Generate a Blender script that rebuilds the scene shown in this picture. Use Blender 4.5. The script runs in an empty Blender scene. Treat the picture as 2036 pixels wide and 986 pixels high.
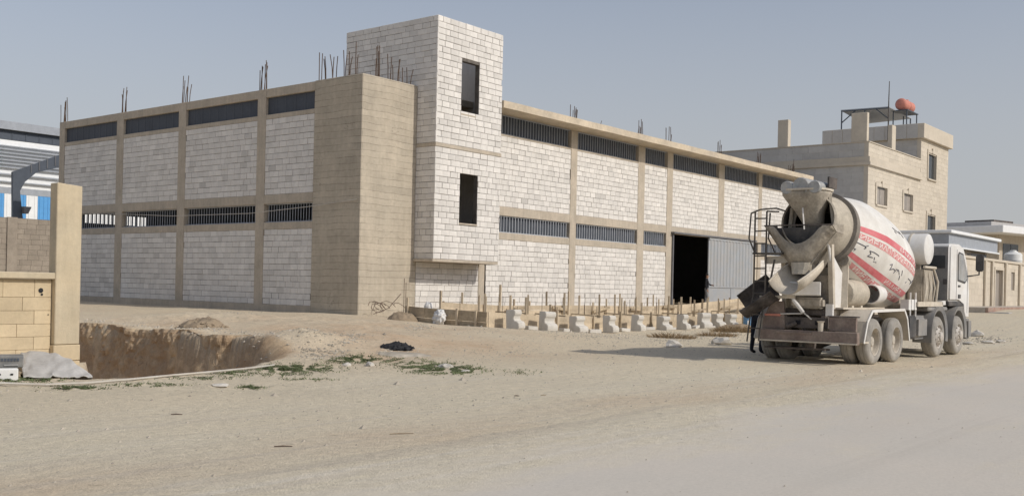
import bpy, bmesh, math, random
from mathutils import Vector, Matrix, noise
from mathutils.bvhtree import BVHTree
random.seed(11)
R_ = math.radians
scn = bpy.context.scene
COL = scn.collection

# ------------------------------------------------------------------ camera
F = 2047.0; PX, PY = 1018.0, 569.0; TH = R_(1.25); CAMH = 1.55
CT, ST = math.cos(TH), math.sin(TH)
cd = bpy.data.cameras.new('camera'); cam = bpy.data.objects.new('camera', cd); COL.objects.link(cam)
cd.sensor_width = 36; cd.lens = 36 * F / 2036; cd.shift_y = (PY - 493) / 2036
cd.clip_end = 6000; cd.clip_start = .1
cam.matrix_world = Matrix(((CT, -ST, 0, 0), (0, 0, -1, 0), (ST, CT, 0, CAMH), (0, 0, 0, 1)))
scn.camera = cam

# ------------------------------------------------------------------ light
ANG = R_(51.4)
AX = Vector((-math.sin(ANG), math.cos(ANG), 0)); BX = Vector((math.cos(ANG), math.sin(ANG), 0))
ROT = math.atan2(BX.y, BX.x)
SH = (-AX * .985 + BX * .17).normalized(); ELEV = R_(37.5)
w = bpy.data.worlds.new('World'); scn.world = w; w.use_nodes = True
nt = w.node_tree; bg = nt.nodes['Background']
sky = nt.nodes.new('ShaderNodeTexSky'); sky.sky_type = 'NISHITA'; sky.sun_disc = False
sky.sun_elevation = ELEV; sky.sun_rotation = math.atan2(SH.x, SH.y)
sky.air_density = 1.0; sky.dust_density = 2.0; sky.ozone_density = 1.6; sky.altitude = 600
hs = nt.nodes.new('ShaderNodeHueSaturation'); hs.inputs['Saturation'].default_value = .78
nt.links.new(sky.outputs[0], hs.inputs['Color'])
gr = nt.nodes.new('ShaderNodeMix'); gr.data_type = 'RGBA'; gr.blend_type = 'MULTIPLY'; gr.inputs[0].default_value = 1; gr.inputs[7].default_value = (.985, .968, .97, 1)
nt.links.new(hs.outputs[0], gr.inputs[6])
# pale dust haze thickening evenly towards the horizon all round
wtc = nt.nodes.new('ShaderNodeTexCoord'); wsx = nt.nodes.new('ShaderNodeSeparateXYZ'); nt.links.new(wtc.outputs['Generated'], wsx.inputs[0])
wmr = nt.nodes.new('ShaderNodeMapRange'); wmr.interpolation_type = 'SMOOTHSTEP'; nt.links.new(wsx.outputs[2], wmr.inputs[0])
wmr.inputs[1].default_value = 0; wmr.inputs[2].default_value = .42; wmr.inputs[3].default_value = .92; wmr.inputs[4].default_value = .15
hz = nt.nodes.new('ShaderNodeMix'); hz.data_type = 'RGBA'; nt.links.new(wmr.outputs[0], hz.inputs[0]); nt.links.new(gr.outputs[2], hz.inputs[6]); hz.inputs[7].default_value = (3.75, 3.78, 3.86, 1)
nt.links.new(hz.outputs[2], bg.inputs['Color'])
bg.inputs['Strength'].default_value = .107
sd = bpy.data.lights.new('sun', 'SUN'); sd.energy = 2.25; sd.angle = R_(.9); sd.color = (1, .94, .85)
sun = bpy.data.objects.new('sun', sd); COL.objects.link(sun)
sdir = SH * math.cos(ELEV) + Vector((0, 0, math.sin(ELEV)))
sun.rotation_euler = sdir.to_track_quat('Z', 'Y').to_euler()
scn.view_settings.view_transform = 'Standard'; scn.view_settings.look = 'None'
scn.view_settings.exposure = 0.2; scn.view_settings.gamma = 1

# ------------------------------------------------------------------ photo geometry
def pdir(x, y):
    u, v = x - PX, PY - y
    return Vector(((u * CT - v * ST) / F, 1, (u * ST + v * CT) / F))
EYE = Vector((0, 0, CAMH))
def dep(x, y, Y): return EYE + pdir(x, y) * Y
def gnd(x, y, z=0.0):
    D = pdir(x, y); return EYE + D * ((z - CAMH) / D.z)
C0 = dep(711, 640, 36.0); C0.z = 0
def BL(b, off, z=0): return C0 + BX * b - AX * off + Vector((0, 0, z))   # along the road front, outwards
def toB(p): q = p - C0; return q.dot(BX), -q.dot(AX)

# ------------------------------------------------------------------ materials
def nod(t, typ, **k):
    n = t.nodes.new(typ)
    for a, b in k.items(): setattr(n, a, b)
    return n
def mat(name, col, rough=.88, var=.16, scale=3.0, bump=.12, bscale=60, metal=0, dust=None, dustf=.4, dscale=2.0,
        tint=None, boards=False, streak=0, spec=.3, hue=None):
    m = bpy.data.materials.new(name); m.use_nodes = True; t = m.node_tree
    p = t.nodes['Principled BSDF']; L = t.links.new
    if max(col) > .2: col = tuple(min(.84, c * 1.18) for c in col); hue = tuple(c * 1.18 for c in hue) if hue else hue
    p.inputs['Roughness'].default_value = rough; p.inputs['Metallic'].default_value = metal
    p.inputs['Specular IOR Level'].default_value = spec
    tc = nod(t, 'ShaderNodeTexCoord'); geo = nod(t, 'ShaderNodeNewGeometry')
    co = tc.outputs['Object']
    def noisy(sc, det=6, ro=.6, mp=None):
        n = nod(t, 'ShaderNodeTexNoise'); n.inputs['Scale'].default_value = sc
        n.inputs['Detail'].default_value = det; n.inputs['Roughness'].default_value = ro
        if mp:
            g = nod(t, 'ShaderNodeMapping'); g.inputs['Scale'].default_value = mp; L(co, g.inputs[0]); L(g.outputs[0], n.inputs['Vector'])
        else: L(co, n.inputs['Vector'])
        return n.outputs['Fac']
    def mr(o, lo, hi, a=.3, b=.7):
        n = nod(t, 'ShaderNodeMapRange'); n.inputs[1].default_value = a; n.inputs[2].default_value = b
        n.inputs[3].default_value = lo; n.inputs[4].default_value = hi; L(o, n.inputs[0]); return n.outputs[0]
    def mul(a, b):
        n = nod(t, 'ShaderNodeMath', operation='MULTIPLY'); L(a, n.inputs[0])
        if isinstance(b, float): n.inputs[1].default_value = b
        else: L(b, n.inputs[1])
        return n.outputs[0]
    val = mul(mr(noisy(scale), 1 - var, 1 + var), mr(noisy(scale * 7, 4), 1 - var * .6, 1 + var * .6))
    if streak: val = mul(val, mr(noisy(1.2, 5, .65, (6, 6, .5)), 1 - streak, 1 + streak * .4))
    if tint == 'attr':
        at = nod(t, 'ShaderNodeAttribute', attribute_name='tint'); val = mul(val, at.outputs['Fac'])
    if tint == 'obj':
        oi = nod(t, 'ShaderNodeObjectInfo'); val = mul(val, mr(oi.outputs['Random'], .86, 1.06, 0, 1))
    hbump = noisy(bscale, 5, .65)
    if boards:
        br = nod(t, 'ShaderNodeTexBrick'); g = nod(t, 'ShaderNodeMapping')
        g.inputs['Rotation'].default_value = (math.pi / 2, 0, 0)
        cx = nod(t, 'ShaderNodeSeparateXYZ'); L(co, cx.inputs[0])
        ad = nod(t, 'ShaderNodeMath', operation='ADD'); L(cx.outputs[0], ad.inputs[0]); L(cx.outputs[1], ad.inputs[1])
        wob = mul(noisy(.55, 4), .22); az = nod(t, 'ShaderNodeMath', operation='ADD'); L(cx.outputs[2], az.inputs[0]); L(wob, az.inputs[1])
        cb = nod(t, 'ShaderNodeCombineXYZ'); L(ad.outputs[0], cb.inputs[0]); L(az.outputs[0], cb.inputs[1])
        L(cb.outputs[0], br.inputs['Vector']); br.inputs['Scale'].default_value = 1.0
        br.inputs['Brick Width'].default_value = 14.0; br.inputs['Row Height'].default_value = .235
        br.inputs['Mortar Size'].default_value = .009; br.inputs['Mortar Smooth'].default_value = .4
        br.inputs['Color1'].default_value = (1, 1, 1, 1); br.inputs['Color2'].default_value = (.86, .86, .86, 1); br.inputs['Mortar'].default_value = (.42, .42, .42, 1)
        mk = nod(t, 'ShaderNodeMix'); mk.data_type = 'RGBA'; L(mr(noisy(1.3, 4), .35, 1.0, .38, .6), mk.inputs[0])
        mk.inputs[6].default_value = (1, 1, 1, 1); L(br.outputs['Color'], mk.inputs[7])
        bw = nod(t, 'ShaderNodeRGBToBW'); L(mk.outputs[2], bw.inputs[0]); val = mul(val, bw.outputs[0])
        # chipped, cracked spots
        vo = nod(t, 'ShaderNodeTexVoronoi', feature='DISTANCE_TO_EDGE'); vo.inputs['Scale'].default_value = 1.25
        nn = nod(t, 'ShaderNodeVectorMath', operation='ADD'); L(co, nn.inputs[0])
        nz = nod(t, 'ShaderNodeTexNoise'); nz.inputs['Scale'].default_value = 3; L(co, nz.inputs['Vector']); L(nz.outputs['Color'], nn.inputs[1]); L(nn.outputs[0], vo.inputs['Vector'])
        crack = mr(vo.outputs['Distance'], .62, 1, 0, .014); gate = mr(noisy(.8, 3), 0, 1, .52, .62)
        mc = nod(t, 'ShaderNodeMix'); L(gate, mc.inputs[0]); mc.inputs[2].default_value = 1; L(crack, mc.inputs[3])
        val = mul(val, mc.outputs[0])
    hv = nod(t, 'ShaderNodeMix'); hv.data_type = 'RGBA'; hv.blend_type = 'MULTIPLY'; hv.inputs[0].default_value = 1
    if dust:
        dm = nod(t, 'ShaderNodeMix'); dm.data_type = 'RGBA'
        f = mr(noisy(dscale, 6, .65), max(0, dustf - .35), min(1, dustf + .35)); L(f, dm.inputs[0])
        dm.inputs[6].default_value = (*col, 1); dm.inputs[7].default_value = (*dust, 1); L(dm.outputs[2], hv.inputs[6])
    elif hue:
        dm = nod(t, 'ShaderNodeMix'); dm.data_type = 'RGBA'; L(mr(noisy(scale * .6, 4), 0, 1), dm.inputs[0])
        dm.inputs[6].default_value = (*col, 1); dm.inputs[7].default_value = (*hue, 1); L(dm.outputs[2], hv.inputs[6])
    else: hv.inputs[6].default_value = (*col, 1)
    cmb = nod(t, 'ShaderNodeCombineColor'); 
    for i in range(3): L(val, cmb.inputs[i])
    L(cmb.outputs[0], hv.inputs[7]); L(hv.outputs[2], p.inputs['Base Color'])
    if bump:
        bn = nod(t, 'ShaderNodeBump'); bn.inputs['Strength'].default_value = bump; bn.inputs['Distance'].default_value = .02
        L(hbump, bn.inputs['Height']); L(bn.outputs[0], p.inputs['Normal'])
    return m
DUST = (.46, .40, .32)
M = {}
def defm(k, *a, **kw): M[k] = mat(k, *a, **kw)
defm('block', (.625, .60, .565), var=.07, scale=2.2, tint='obj', bump=.25, bscale=45, streak=.06)
defm('block_far', (.625, .60, .565), var=.07, scale=2.2, tint='attr', bump=.25, bscale=45, streak=.06)
defm('mortar', (.14, .125, .11), var=.3, scale=5)
defm('concrete', (.435, .375, .30), var=.12, scale=1.6, streak=.12, bump=.3, bscale=25, hue=(.395, .35, .285))
defm('concrete_board', (.445, .388, .305), var=.12, scale=.9, boards=True, streak=.08, bump=.35, bscale=20, hue=(.40, .355, .285))
defm('slab', (.52, .44, .33), var=.15, scale=1.3, bump=.4, bscale=18, hue=(.44, .38, .30))
defm('sheet', (.065, .074, .092), rough=.55, var=.12, scale=1.2, bump=0)
defm('bar', (.34, .36, .39), rough=.6, var=.15, bump=0)
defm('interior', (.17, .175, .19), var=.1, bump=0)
defm('rebar', (.11, .075, .055), rough=.8, var=.3, scale=9, bump=0)
defm('gate', (.30, .325, .355), rough=.5, var=.05, scale=1.2, bump=.03, dust=DUST, dustf=.08)
defm('gate_rail', (.16, .16, .17), rough=.6, bump=0)
defm('wood', (.52, .43, .31), var=.18, scale=1.1, bump=.2, bscale=30, tint='obj', hue=(.45, .375, .275))
defm('wood_old', (.30, .245, .18), var=.25, scale=1.5, bump=.2, bscale=30, tint='obj', hue=(.42, .34, .23))
defm('stone', (.52, .495, .45), var=.10, scale=3, bump=.25, bscale=40, tint='obj')
defm('cream', (.50, .445, .365), var=.07, scale=.8, bump=.15, bscale=30, tint='attr')
defm('cream_plain', (.485, .43, .35), var=.08, scale=.7, bump=.15, bscale=25)
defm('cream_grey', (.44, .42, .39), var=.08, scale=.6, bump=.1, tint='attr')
defm('pillar', (.50, .415, .285), var=.09, scale=1.6, streak=.10, bump=.3, bscale=30, hue=(.45, .39, .285))
defm('cream_stone', (.53, .43, .285), var=.09, scale=2.0, bump=.35, bscale=35, tint='obj')
defm('greyblock', (.26, .225, .185), var=.15, scale=2, bump=.3, tint='attr')
defm('white_metal', (.66, .66, .66), rough=.5, var=.05, bump=0)
defm('steel_dark', (.085, .10, .125), rough=.5, var=.1, bump=0)
defm('blue_sheet', (.10, .30, .58), rough=.5, var=.06, bump=0)
defm('white_sheet', (.70, .71, .72), rough=.5, var=.05, bump=0)
defm('grey_sheet', (.30, .32, .35), rough=.5, var=.1, bump=0)
defm('glass', (.05, .055, .06), rough=.12, var=.1, bump=0, spec=.6)
defm('curtain', (.28, .25, .22), rough=.4, var=.1, bump=0)
defm('drum', (.70, .685, .65), rough=.45, var=.06, scale=1.4, bump=.05, dust=(.50, .45, .37), dustf=.18, streak=.05)
defm('drum_dirty', (.40, .36, .295), rough=.85, var=.2, scale=2.5, bump=.5, bscale=22, dust=(.46, .41, .33), dustf=.4)
defm('cement_grey', (.30, .268, .222), rough=.9, var=.28, scale=3, bump=.7, bscale=16, dust=(.44, .39, .32), dustf=.3, dscale=3)
defm('ring_grey', (.17, .155, .135), rough=.8, var=.25, bump=.2, dust=(.3, .26, .22), dustf=.3)
defm('galv', (.30, .32, .335), rough=.5, var=.2, metal=.2, bump=.1, dust=DUST, dustf=.25)
defm('truck_white', (.66, .655, .64), rough=.4, var=.05, bump=.02, dust=(.52, .46, .38), dustf=.14)
defm('truck_dusty', (.56, .51, .43), rough=.85, var=.12, bump=.2, bscale=25, dust=(.42, .36, .28), dustf=.4)
defm('plastic_grey', (.19, .195, .20), rough=.7, var=.12, bump=.05, dust=(.36, .33, .29), dustf=.36)
defm('plastic_and_shade', (.03, .035, .042), rough=.6, var=.2, bump=0, dust=(.25, .22, .19), dustf=.12)
defm('chassis', (.055, .05, .05), rough=.85, var=.3, bump=.2, dust=(.24, .20, .17), dustf=.35)
defm('maroon', (.15, .10, .088), rough=.8, var=.25, scale=3, bump=.2, dust=(.30, .25, .21), dustf=.55)
defm('tyre', (.10, .10, .10), rough=.95, var=.12, bump=.15, dust=(.40, .375, .335), dustf=.72, dscale=1.5)
defm('rim', (.40, .365, .31), rough=.8, var=.2, bump=.2, dust=(.50, .45, .38), dustf=.4)
defm('rim_front', (.50, .47, .43), rough=.6, var=.2, bump=.1, dust=(.30, .26, .22), dustf=.3)
defm('red', (.56, .10, .125), rough=.5, var=.12, scale=2, bump=0, dust=(.62, .36, .34), dustf=.22)
defm('red_pale', (.58, .18, .185), rough=.5, var=.15, scale=3, bump=0, dust=(.66, .45, .42), dustf=.35)
defm('pale_paint', (.70, .66, .62), rough=.5, var=.08, bump=0)
defm('ink', (.10, .10, .125), rough=.6, var=.2, bump=0)
defm('black_steel', (.045, .042, .04), rough=.7, var=.3, bump=0, dust=(.28, .24, .2), dustf=.15)
defm('chute_dark', (.045, .04, .04), rough=.8, var=.3, scale=4, bump=.2, dust=(.2, .17, .15), dustf=.15)
defm('cloth_black', (.02, .02, .024), var=.3, bump=.2, bscale=30)
defm('cloth_navy', (.02, .023, .032), var=.3, bump=.2, bscale=30)
defm('cloth_grey', (.20, .20, .205), var=.2, bump=.2, bscale=30)
defm('skin', (.30, .17, .11), rough=.6, var=.1, bump=0)
defm('hair', (.012, .01, .009), rough=.7, bump=0)
defm('tank_red', (.50, .20, .15), rough=.6, var=.12, bump=0)
defm('tank_white', (.62, .62, .60), rough=.5, var=.06, bump=0)
defm('tarp', (.42, .405, .38), rough=.8, var=.13, scale=2.5, bump=.4, bscale=14)
defm('box_grey', (.13, .145, .16), rough=.6, var=.2, bump=.05, dust=DUST, dustf=.2)
defm('bag', (.60, .59, .57), rough=.8, var=.15, scale=7, bump=.3)
defm('blue_plastic', (.10, .20, .33), rough=.5, var=.15, bump=.05)
defm('carton', (.24, .18, .12), var=.1, bump=.05)
defm('charcoal', (.03, .03, .032), var=.4, scale=9, bump=.6)
defm('rubble', (.50, .47, .42), var=.15, scale=5, bump=.5, bscale=18, tint='obj')
defm('clod', (.25, .195, .135), var=.25, scale=5, bump=.6, bscale=14)
defm('pebble', (.36, .32, .26), var=.35, scale=.6, bump=.3)
defm('weed', (.15, .175, .085), rough=.8, var=.35, scale=1.5, bump=0)
defm('dry', (.27, .20, .12), rough=.9, var=.3, scale=3, bump=0)
defm('pipe', (.46, .44, .40), rough=.6, var=.1, bump=0, dust=DUST, dustf=.3)
defm('kerb', (.36, .345, .33), var=.1, bump=.2)
defm('kerb_red', (.24, .13, .105), var=.2, bump=.2, dust=DUST, dustf=.3)
defm('paving', (.40, .36, .31), var=.12, bump=.2)

# ------------------------------------------------------------------ mesh helpers
class MB:
    def __init__(s): s.v = []; s.f = []; s.mi = []; s.t = []
    def add(s, vs, fs, mi=0, tint=1.0):
        o = len(s.v); s.v += [tuple(x) for x in vs]
        for f in fs: s.f.append(tuple(i + o for i in f)); s.mi.append(mi); s.t.append(tint)
        return s
    def box(s, x0, x1, y0, y1, z0, z1, mi=0, tint=1.0):
        return s.add([(x0, y0, z0), (x1, y0, z0), (x1, y1, z0), (x0, y1, z0), (x0, y0, z1), (x1, y0, z1), (x1, y1, z1), (x0, y1, z1)],
                     [(0, 3, 2, 1), (4, 5, 6, 7), (0, 1, 5, 4), (1, 2, 6, 5), (2, 3, 7, 6), (3, 0, 4, 7)], mi, tint)
    def obox(s, c, u, v, n, mi=0):   # centre and three half axes
        c, u, v, n = map(Vector, (c, u, v, n)); P = []
        for k in (-1, 1):
            for i, j in ((-1, -1), (1, -1), (1, 1), (-1, 1)): P.append(c + u * i + v * j + n * k)
        return s.add(P, [(0, 3, 2, 1), (4, 5, 6, 7), (0, 1, 5, 4), (1, 2, 6, 5), (2, 3, 7, 6), (3, 0, 4, 7)], mi)
    def bar(s, p, q, wd, ht=None, mi=0, up=(0, 0, 1)):
        p, q = Vector(p), Vector(q); ht = ht or wd; d = (q - p); l = d.length; d.normalize()
        sd_ = d.cross(Vector(up))
        if sd_.length < 1e-4: sd_ = d.cross(Vector((1, 0, 0)))
        sd_.normalize(); u2 = sd_.cross(d)
        return s.obox((p + q) / 2, sd_ * wd / 2, u2 * ht / 2, d * l / 2, mi)
    def tube(s, pts, r, n=6, mi=0, cap=True):
        pts = [Vector(p) for p in pts]; rs = r if isinstance(r, (list, tuple)) else [r] * len(pts); base = len(s.v); V = []; fs = []
        prev = None
        for i, p in enumerate(pts):
            d = (pts[min(i + 1, len(pts) - 1)] - pts[max(i - 1, 0)]).normalized()
            if prev is None: prev = d.orthogonal().normalized()
            u = (prev - d * prev.dot(d)); u = u.normalized() if u.length > 1e-5 else d.orthogonal().normalized(); prev = u; vv = d.cross(u)
            for k in range(n):
                a_ = 2 * math.pi * k / n; V.append(p + (u * math.cos(a_) + vv * math.sin(a_)) * rs[i])
        for i in range(len(pts) - 1):
            for k in range(n): fs.append((i * n + k, i * n + (k + 1) % n, (i + 1) * n + (k + 1) % n, (i + 1) * n + k))
        if cap: fs.append(tuple(range(n - 1, -1, -1))); fs.append(tuple((len(pts) - 1) * n + k for k in range(n)))
        return s.add(V, fs, mi)
    def lathe(s, prof, org, ax, n=32, mi=0, up=None, a0=0, a1=2 * math.pi):   # prof: (along, radius)
        org, ax = Vector(org), Vector(ax).normalized(); u = Vector(up) if up else ax.orthogonal().normalized(); u = (u - ax * u.dot(ax)).normalized(); v = ax.cross(u)
        full = abs(a1 - a0 - 2 * math.pi) < 1e-6; m = n if full else n + 1; V = []; fs = []
        for sv, r in prof:
            for k in range(m):
                a_ = a0 + (a1 - a0) * k / n; V.append(org + ax * sv + (u * math.cos(a_) + v * math.sin(a_)) * r)
        for i in range(len(prof) - 1):
            for k in range(n): 
                k2 = (k + 1) % m
                fs.append((i * m + k, i * m + k2, (i + 1) * m + k2, (i + 1) * m + k))
        return s.add(V, fs, mi)
    def prism(s, poly, axis, t0, t1, mi=0):   # poly 2D in the other two axes
        n = len(poly); V = []
        for t in (t0, t1):
            for p, q in poly: V.append({'x': (t, p, q), 'y': (p, t, q), 'z': (p, q, t)}[axis])
        fs = [tuple(range(n)), tuple(range(2 * n - 1, n - 1, -1))] + [(i, i + n, (i + 1) % n + n, (i + 1) % n) for i in range(n)]
        return s.add(V, fs, mi)
    def mesh(s, name, mats, smooth=False, bevel=0, recalc=True, seg=1):
        me = bpy.data.meshes.new(name); me.from_pydata(s.v, [], s.f)
        for m in mats: me.materials.append(m)
        me.polygons.foreach_set('material_index', s.mi)
        if any(t != 1.0 for t in s.t):
            at = me.attributes.new('tint', 'FLOAT', 'FACE'); at.data.foreach_set('value', s.t)
        elif any(m.name in TINTED for m in mats):
            at = me.attributes.new('tint', 'FLOAT', 'FACE'); at.data.foreach_set('value', [1.0] * len(s.f))
        if recalc or bevel:
            bm = bmesh.new(); bm.from_mesh(me)
            if recalc: bmesh.ops.recalc_face_normals(bm, faces=bm.faces)
            if bevel: bmesh.ops.bevel(bm, geom=[e for e in bm.edges if e.is_manifold and e.calc_face_angle(0) > .6], offset=bevel, segments=seg, affect='EDGES', clamp_overlap=True)
            bm.to_mesh(me); bm.free()
        if smooth:
            me.polygons.foreach_set('use_smooth', [True] * len(me.polygons))
            me.set_sharp_from_angle(angle=R_(smooth if smooth is not True else 40))
        return me
    def build(s, name, mt, parent=None, smooth=False, bevel=0, recalc=True, seg=1, **tg):
        mats = [M[k] for k in (mt if isinstance(mt, (list, tuple)) else [mt])]
        return link(name, s.mesh(name, mats, smooth, bevel, recalc, seg), parent, **tg)
TINTED = {'block_far', 'cream', 'cream_grey', 'greyblock'}
def link(name, me, parent=None, label=None, cat=None, group=None, kind=None):
    o = bpy.data.objects.new(name, me); COL.objects.link(o)
    if parent: o.parent = parent
    if label: o['label'] = label
    if cat: o['category'] = cat
    if group: o['group'] = group
    if kind: o['kind'] = kind
    return o
def thing(name, loc, rz, label, cat, group=None):
    o = bpy.data.objects.new(name, None); COL.objects.link(o); o.empty_display_size = .2
    o.location = loc; o.rotation_euler = (0, 0, rz); o['label'] = label; o['category'] = cat
    if group: o['group'] = group
    return o
def sm(a, b, x):
    t = min(1, max(0, (x - a) / (b - a))); return t * t * (3 - 2 * t)
def nz(x, y, z=0): return noise.noise(Vector((x, y, z)))

# ------------------------------------------------------------------ terrain
PIT = [(-6.85, 16.2), (-5.7, 16.1), (-5.15, 17.0), (-4.75, 18.3), (-4.45, 19.8), (-4.35, 21.0), (-5.25, 22.35), (-8, 24.55), (-12, 27.75), (-16, 30.9), (-20, 28),
       (-14, 23), (-9.2, 20.0), (-7.72, 18.85), (-7.66, 17.5), (-7.2, 16.7)]
def pit_sd(x, y):
    d2 = 1e9; ins = False; n = len(PIT)
    for i in range(n):
        x0, y0 = PIT[i]; x1, y1 = PIT[(i + 1) % n]; ex, ey = x1 - x0, y1 - y0
        t = max(0, min(1, ((x - x0) * ex + (y - y0) * ey) / (ex * ex + ey * ey)))
        d2 = min(d2, (x - x0 - ex * t) ** 2 + (y - y0 - ey * t) ** 2)
        if (y0 > y) != (y1 > y) and x < x0 + (y - y0) / (y1 - y0) * ex: ins = not ins
    d = math.sqrt(d2); return d if ins else -d
P1 = Vector((-5.3, 22.5, 0))
def terrain(x, y, fine=True):
    p = Vector((x, y, 0)); b, off = toB(p)
    z = .92 * sm(14, 36, b)
    dx = max(-b, 0, b - 37); dy = max(off, -off - 21, 0); d = math.hypot(dx, dy)
    if b < 30: z += .17 * math.exp(-(d / 3.2) ** 2) * (1 - sm(8, 22, b))
    q = p - P1; sf, tf = q.dot(BX), q.dot(AX)
    z += .30 * sm(-2.2, -.4, sf) * sm(-4.0, .8, tf) * (1 - sm(-2, 5, b))
    cut = 0.0
    if fine and -22 < x < -2 and 14 < y < 33:
        z += .09 * nz(x * .5, y * .5) + .035 * nz(x * 1.7, y * 1.7, 3) + .02 * nz(x * 5, y * 5, 5)
        z -= .16 * math.exp(-((x + 7.2) ** 2 + (y - 17.2) ** 2) / .5 ** 2)
        # spoil heaps
        for (hx, hy, hr, hh) in HEAPS: z += hh * math.exp(-((x - hx) ** 2 + (y - hy) ** 2) / hr ** 2) * (1 + .35 * nz(x * 4, y * 4, 9))
        if -21 < x < -3.5 and 15 < y < 32:
            s_ = pit_sd(x, y) + .22 * nz(x * .9, y * .9, 7) + .10 * nz(x * 2.3, y * 2.3, 8) + .03 * nz(x * 6, y * 6, 8)
            wd = .30 + 1.7 * sm(-6.2, -4.7, x) * sm(18, 21, y)
            k = sm(0, wd, s_); z = z * (1 - k) + (-1.75 + .15 * nz(x, y, 2)) * k
            cut = sm(-.05, .12, s_)
    elif fine:
        z += .05 * nz(x * .35, y * .35) * sm(8, 14, y) + .012 * nz(x * 1.9, y * 1.9, 3)
    if 0: z -= .05 * sm(19.2, 21.5, off) * (1 if off < 27 else 1 - sm(26, 28.5, off))
    return z, cut
HEAPS = [(-8.6, 27.4, .6, .12), (-8.9, 32.0, 2.2, .18), (-4.9, 30.5, 2.2, .15), (-3.4, 24.0, 1.4, .12), (-4.4, 22.6, .8, .22), (-10.5, 30.5, 1.6, .12), (-2.9, 33.6, .6, .35)]
def steps(segs):
    out = [segs[0][0]]
    for a, b, st in segs:
        n = max(1, round((b - a) / st)); out += [a + (b - a) * (i + 1) / n for i in range(n)]
    return out
gx = steps([(-900, -200, 140), (-200, -60, 20), (-60, -24, 3), (-24, -18, .6), (-18, -3.2, .11), (-3.2, 14, .3), (14, 40, 1.2), (40, 200, 16), (200, 900, 140)])
gy = steps([(-60, -6, 6), (-6, 6, 1), (6, 14.5, .3), (14.5, 31.5, .11), (31.5, 60, .5), (60, 140, 5), (140, 1500, 170)])
V = []; cuts = []; redd = []; dusty = []
for y in gy:
    for x in gx:
        z, c = terrain(x, y); b, off = toB(Vector((x, y, 0)))
        V.append((x, y, z - .004)); cuts.append(c)
        r = math.exp(-(((x + 3.6) / 2.6) ** 2 + ((y - 24.5) / 4.2) ** 2)) + .7 * math.exp(-(((x + .6) / 2.4) ** 2 + ((y - 23.5) / 2.2) ** 2)) + .5 * math.exp(-((off - 19.3) / .9) ** 2) + .35 * sm(3, -2, b) * sm(14, 9, off) + .3 * math.exp(-(off - 3) ** 2 / 16)
        redd.append(min(1, max(0, r * (.8 + .7 * nz(x * .6, y * .6, 4)))))
        dusty.append(sm(13, 19.5, off + 2.5 * nz(x * .25, y * .25, 6)))
nx_ = len(gx); fs = [(j * nx_ + i, j * nx_ + i + 1, (j + 1) * nx_ + i + 1, (j + 1) * nx_ + i) for j in range(len(gy) - 1) for i in range(nx_ - 1)]
me = bpy.data.meshes.new('ground'); me.from_pydata(V, [], fs)
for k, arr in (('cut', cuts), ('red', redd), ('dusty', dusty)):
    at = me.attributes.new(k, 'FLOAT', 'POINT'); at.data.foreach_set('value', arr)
me.polygons.foreach_set('use_smooth', [True] * len(fs))
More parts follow.
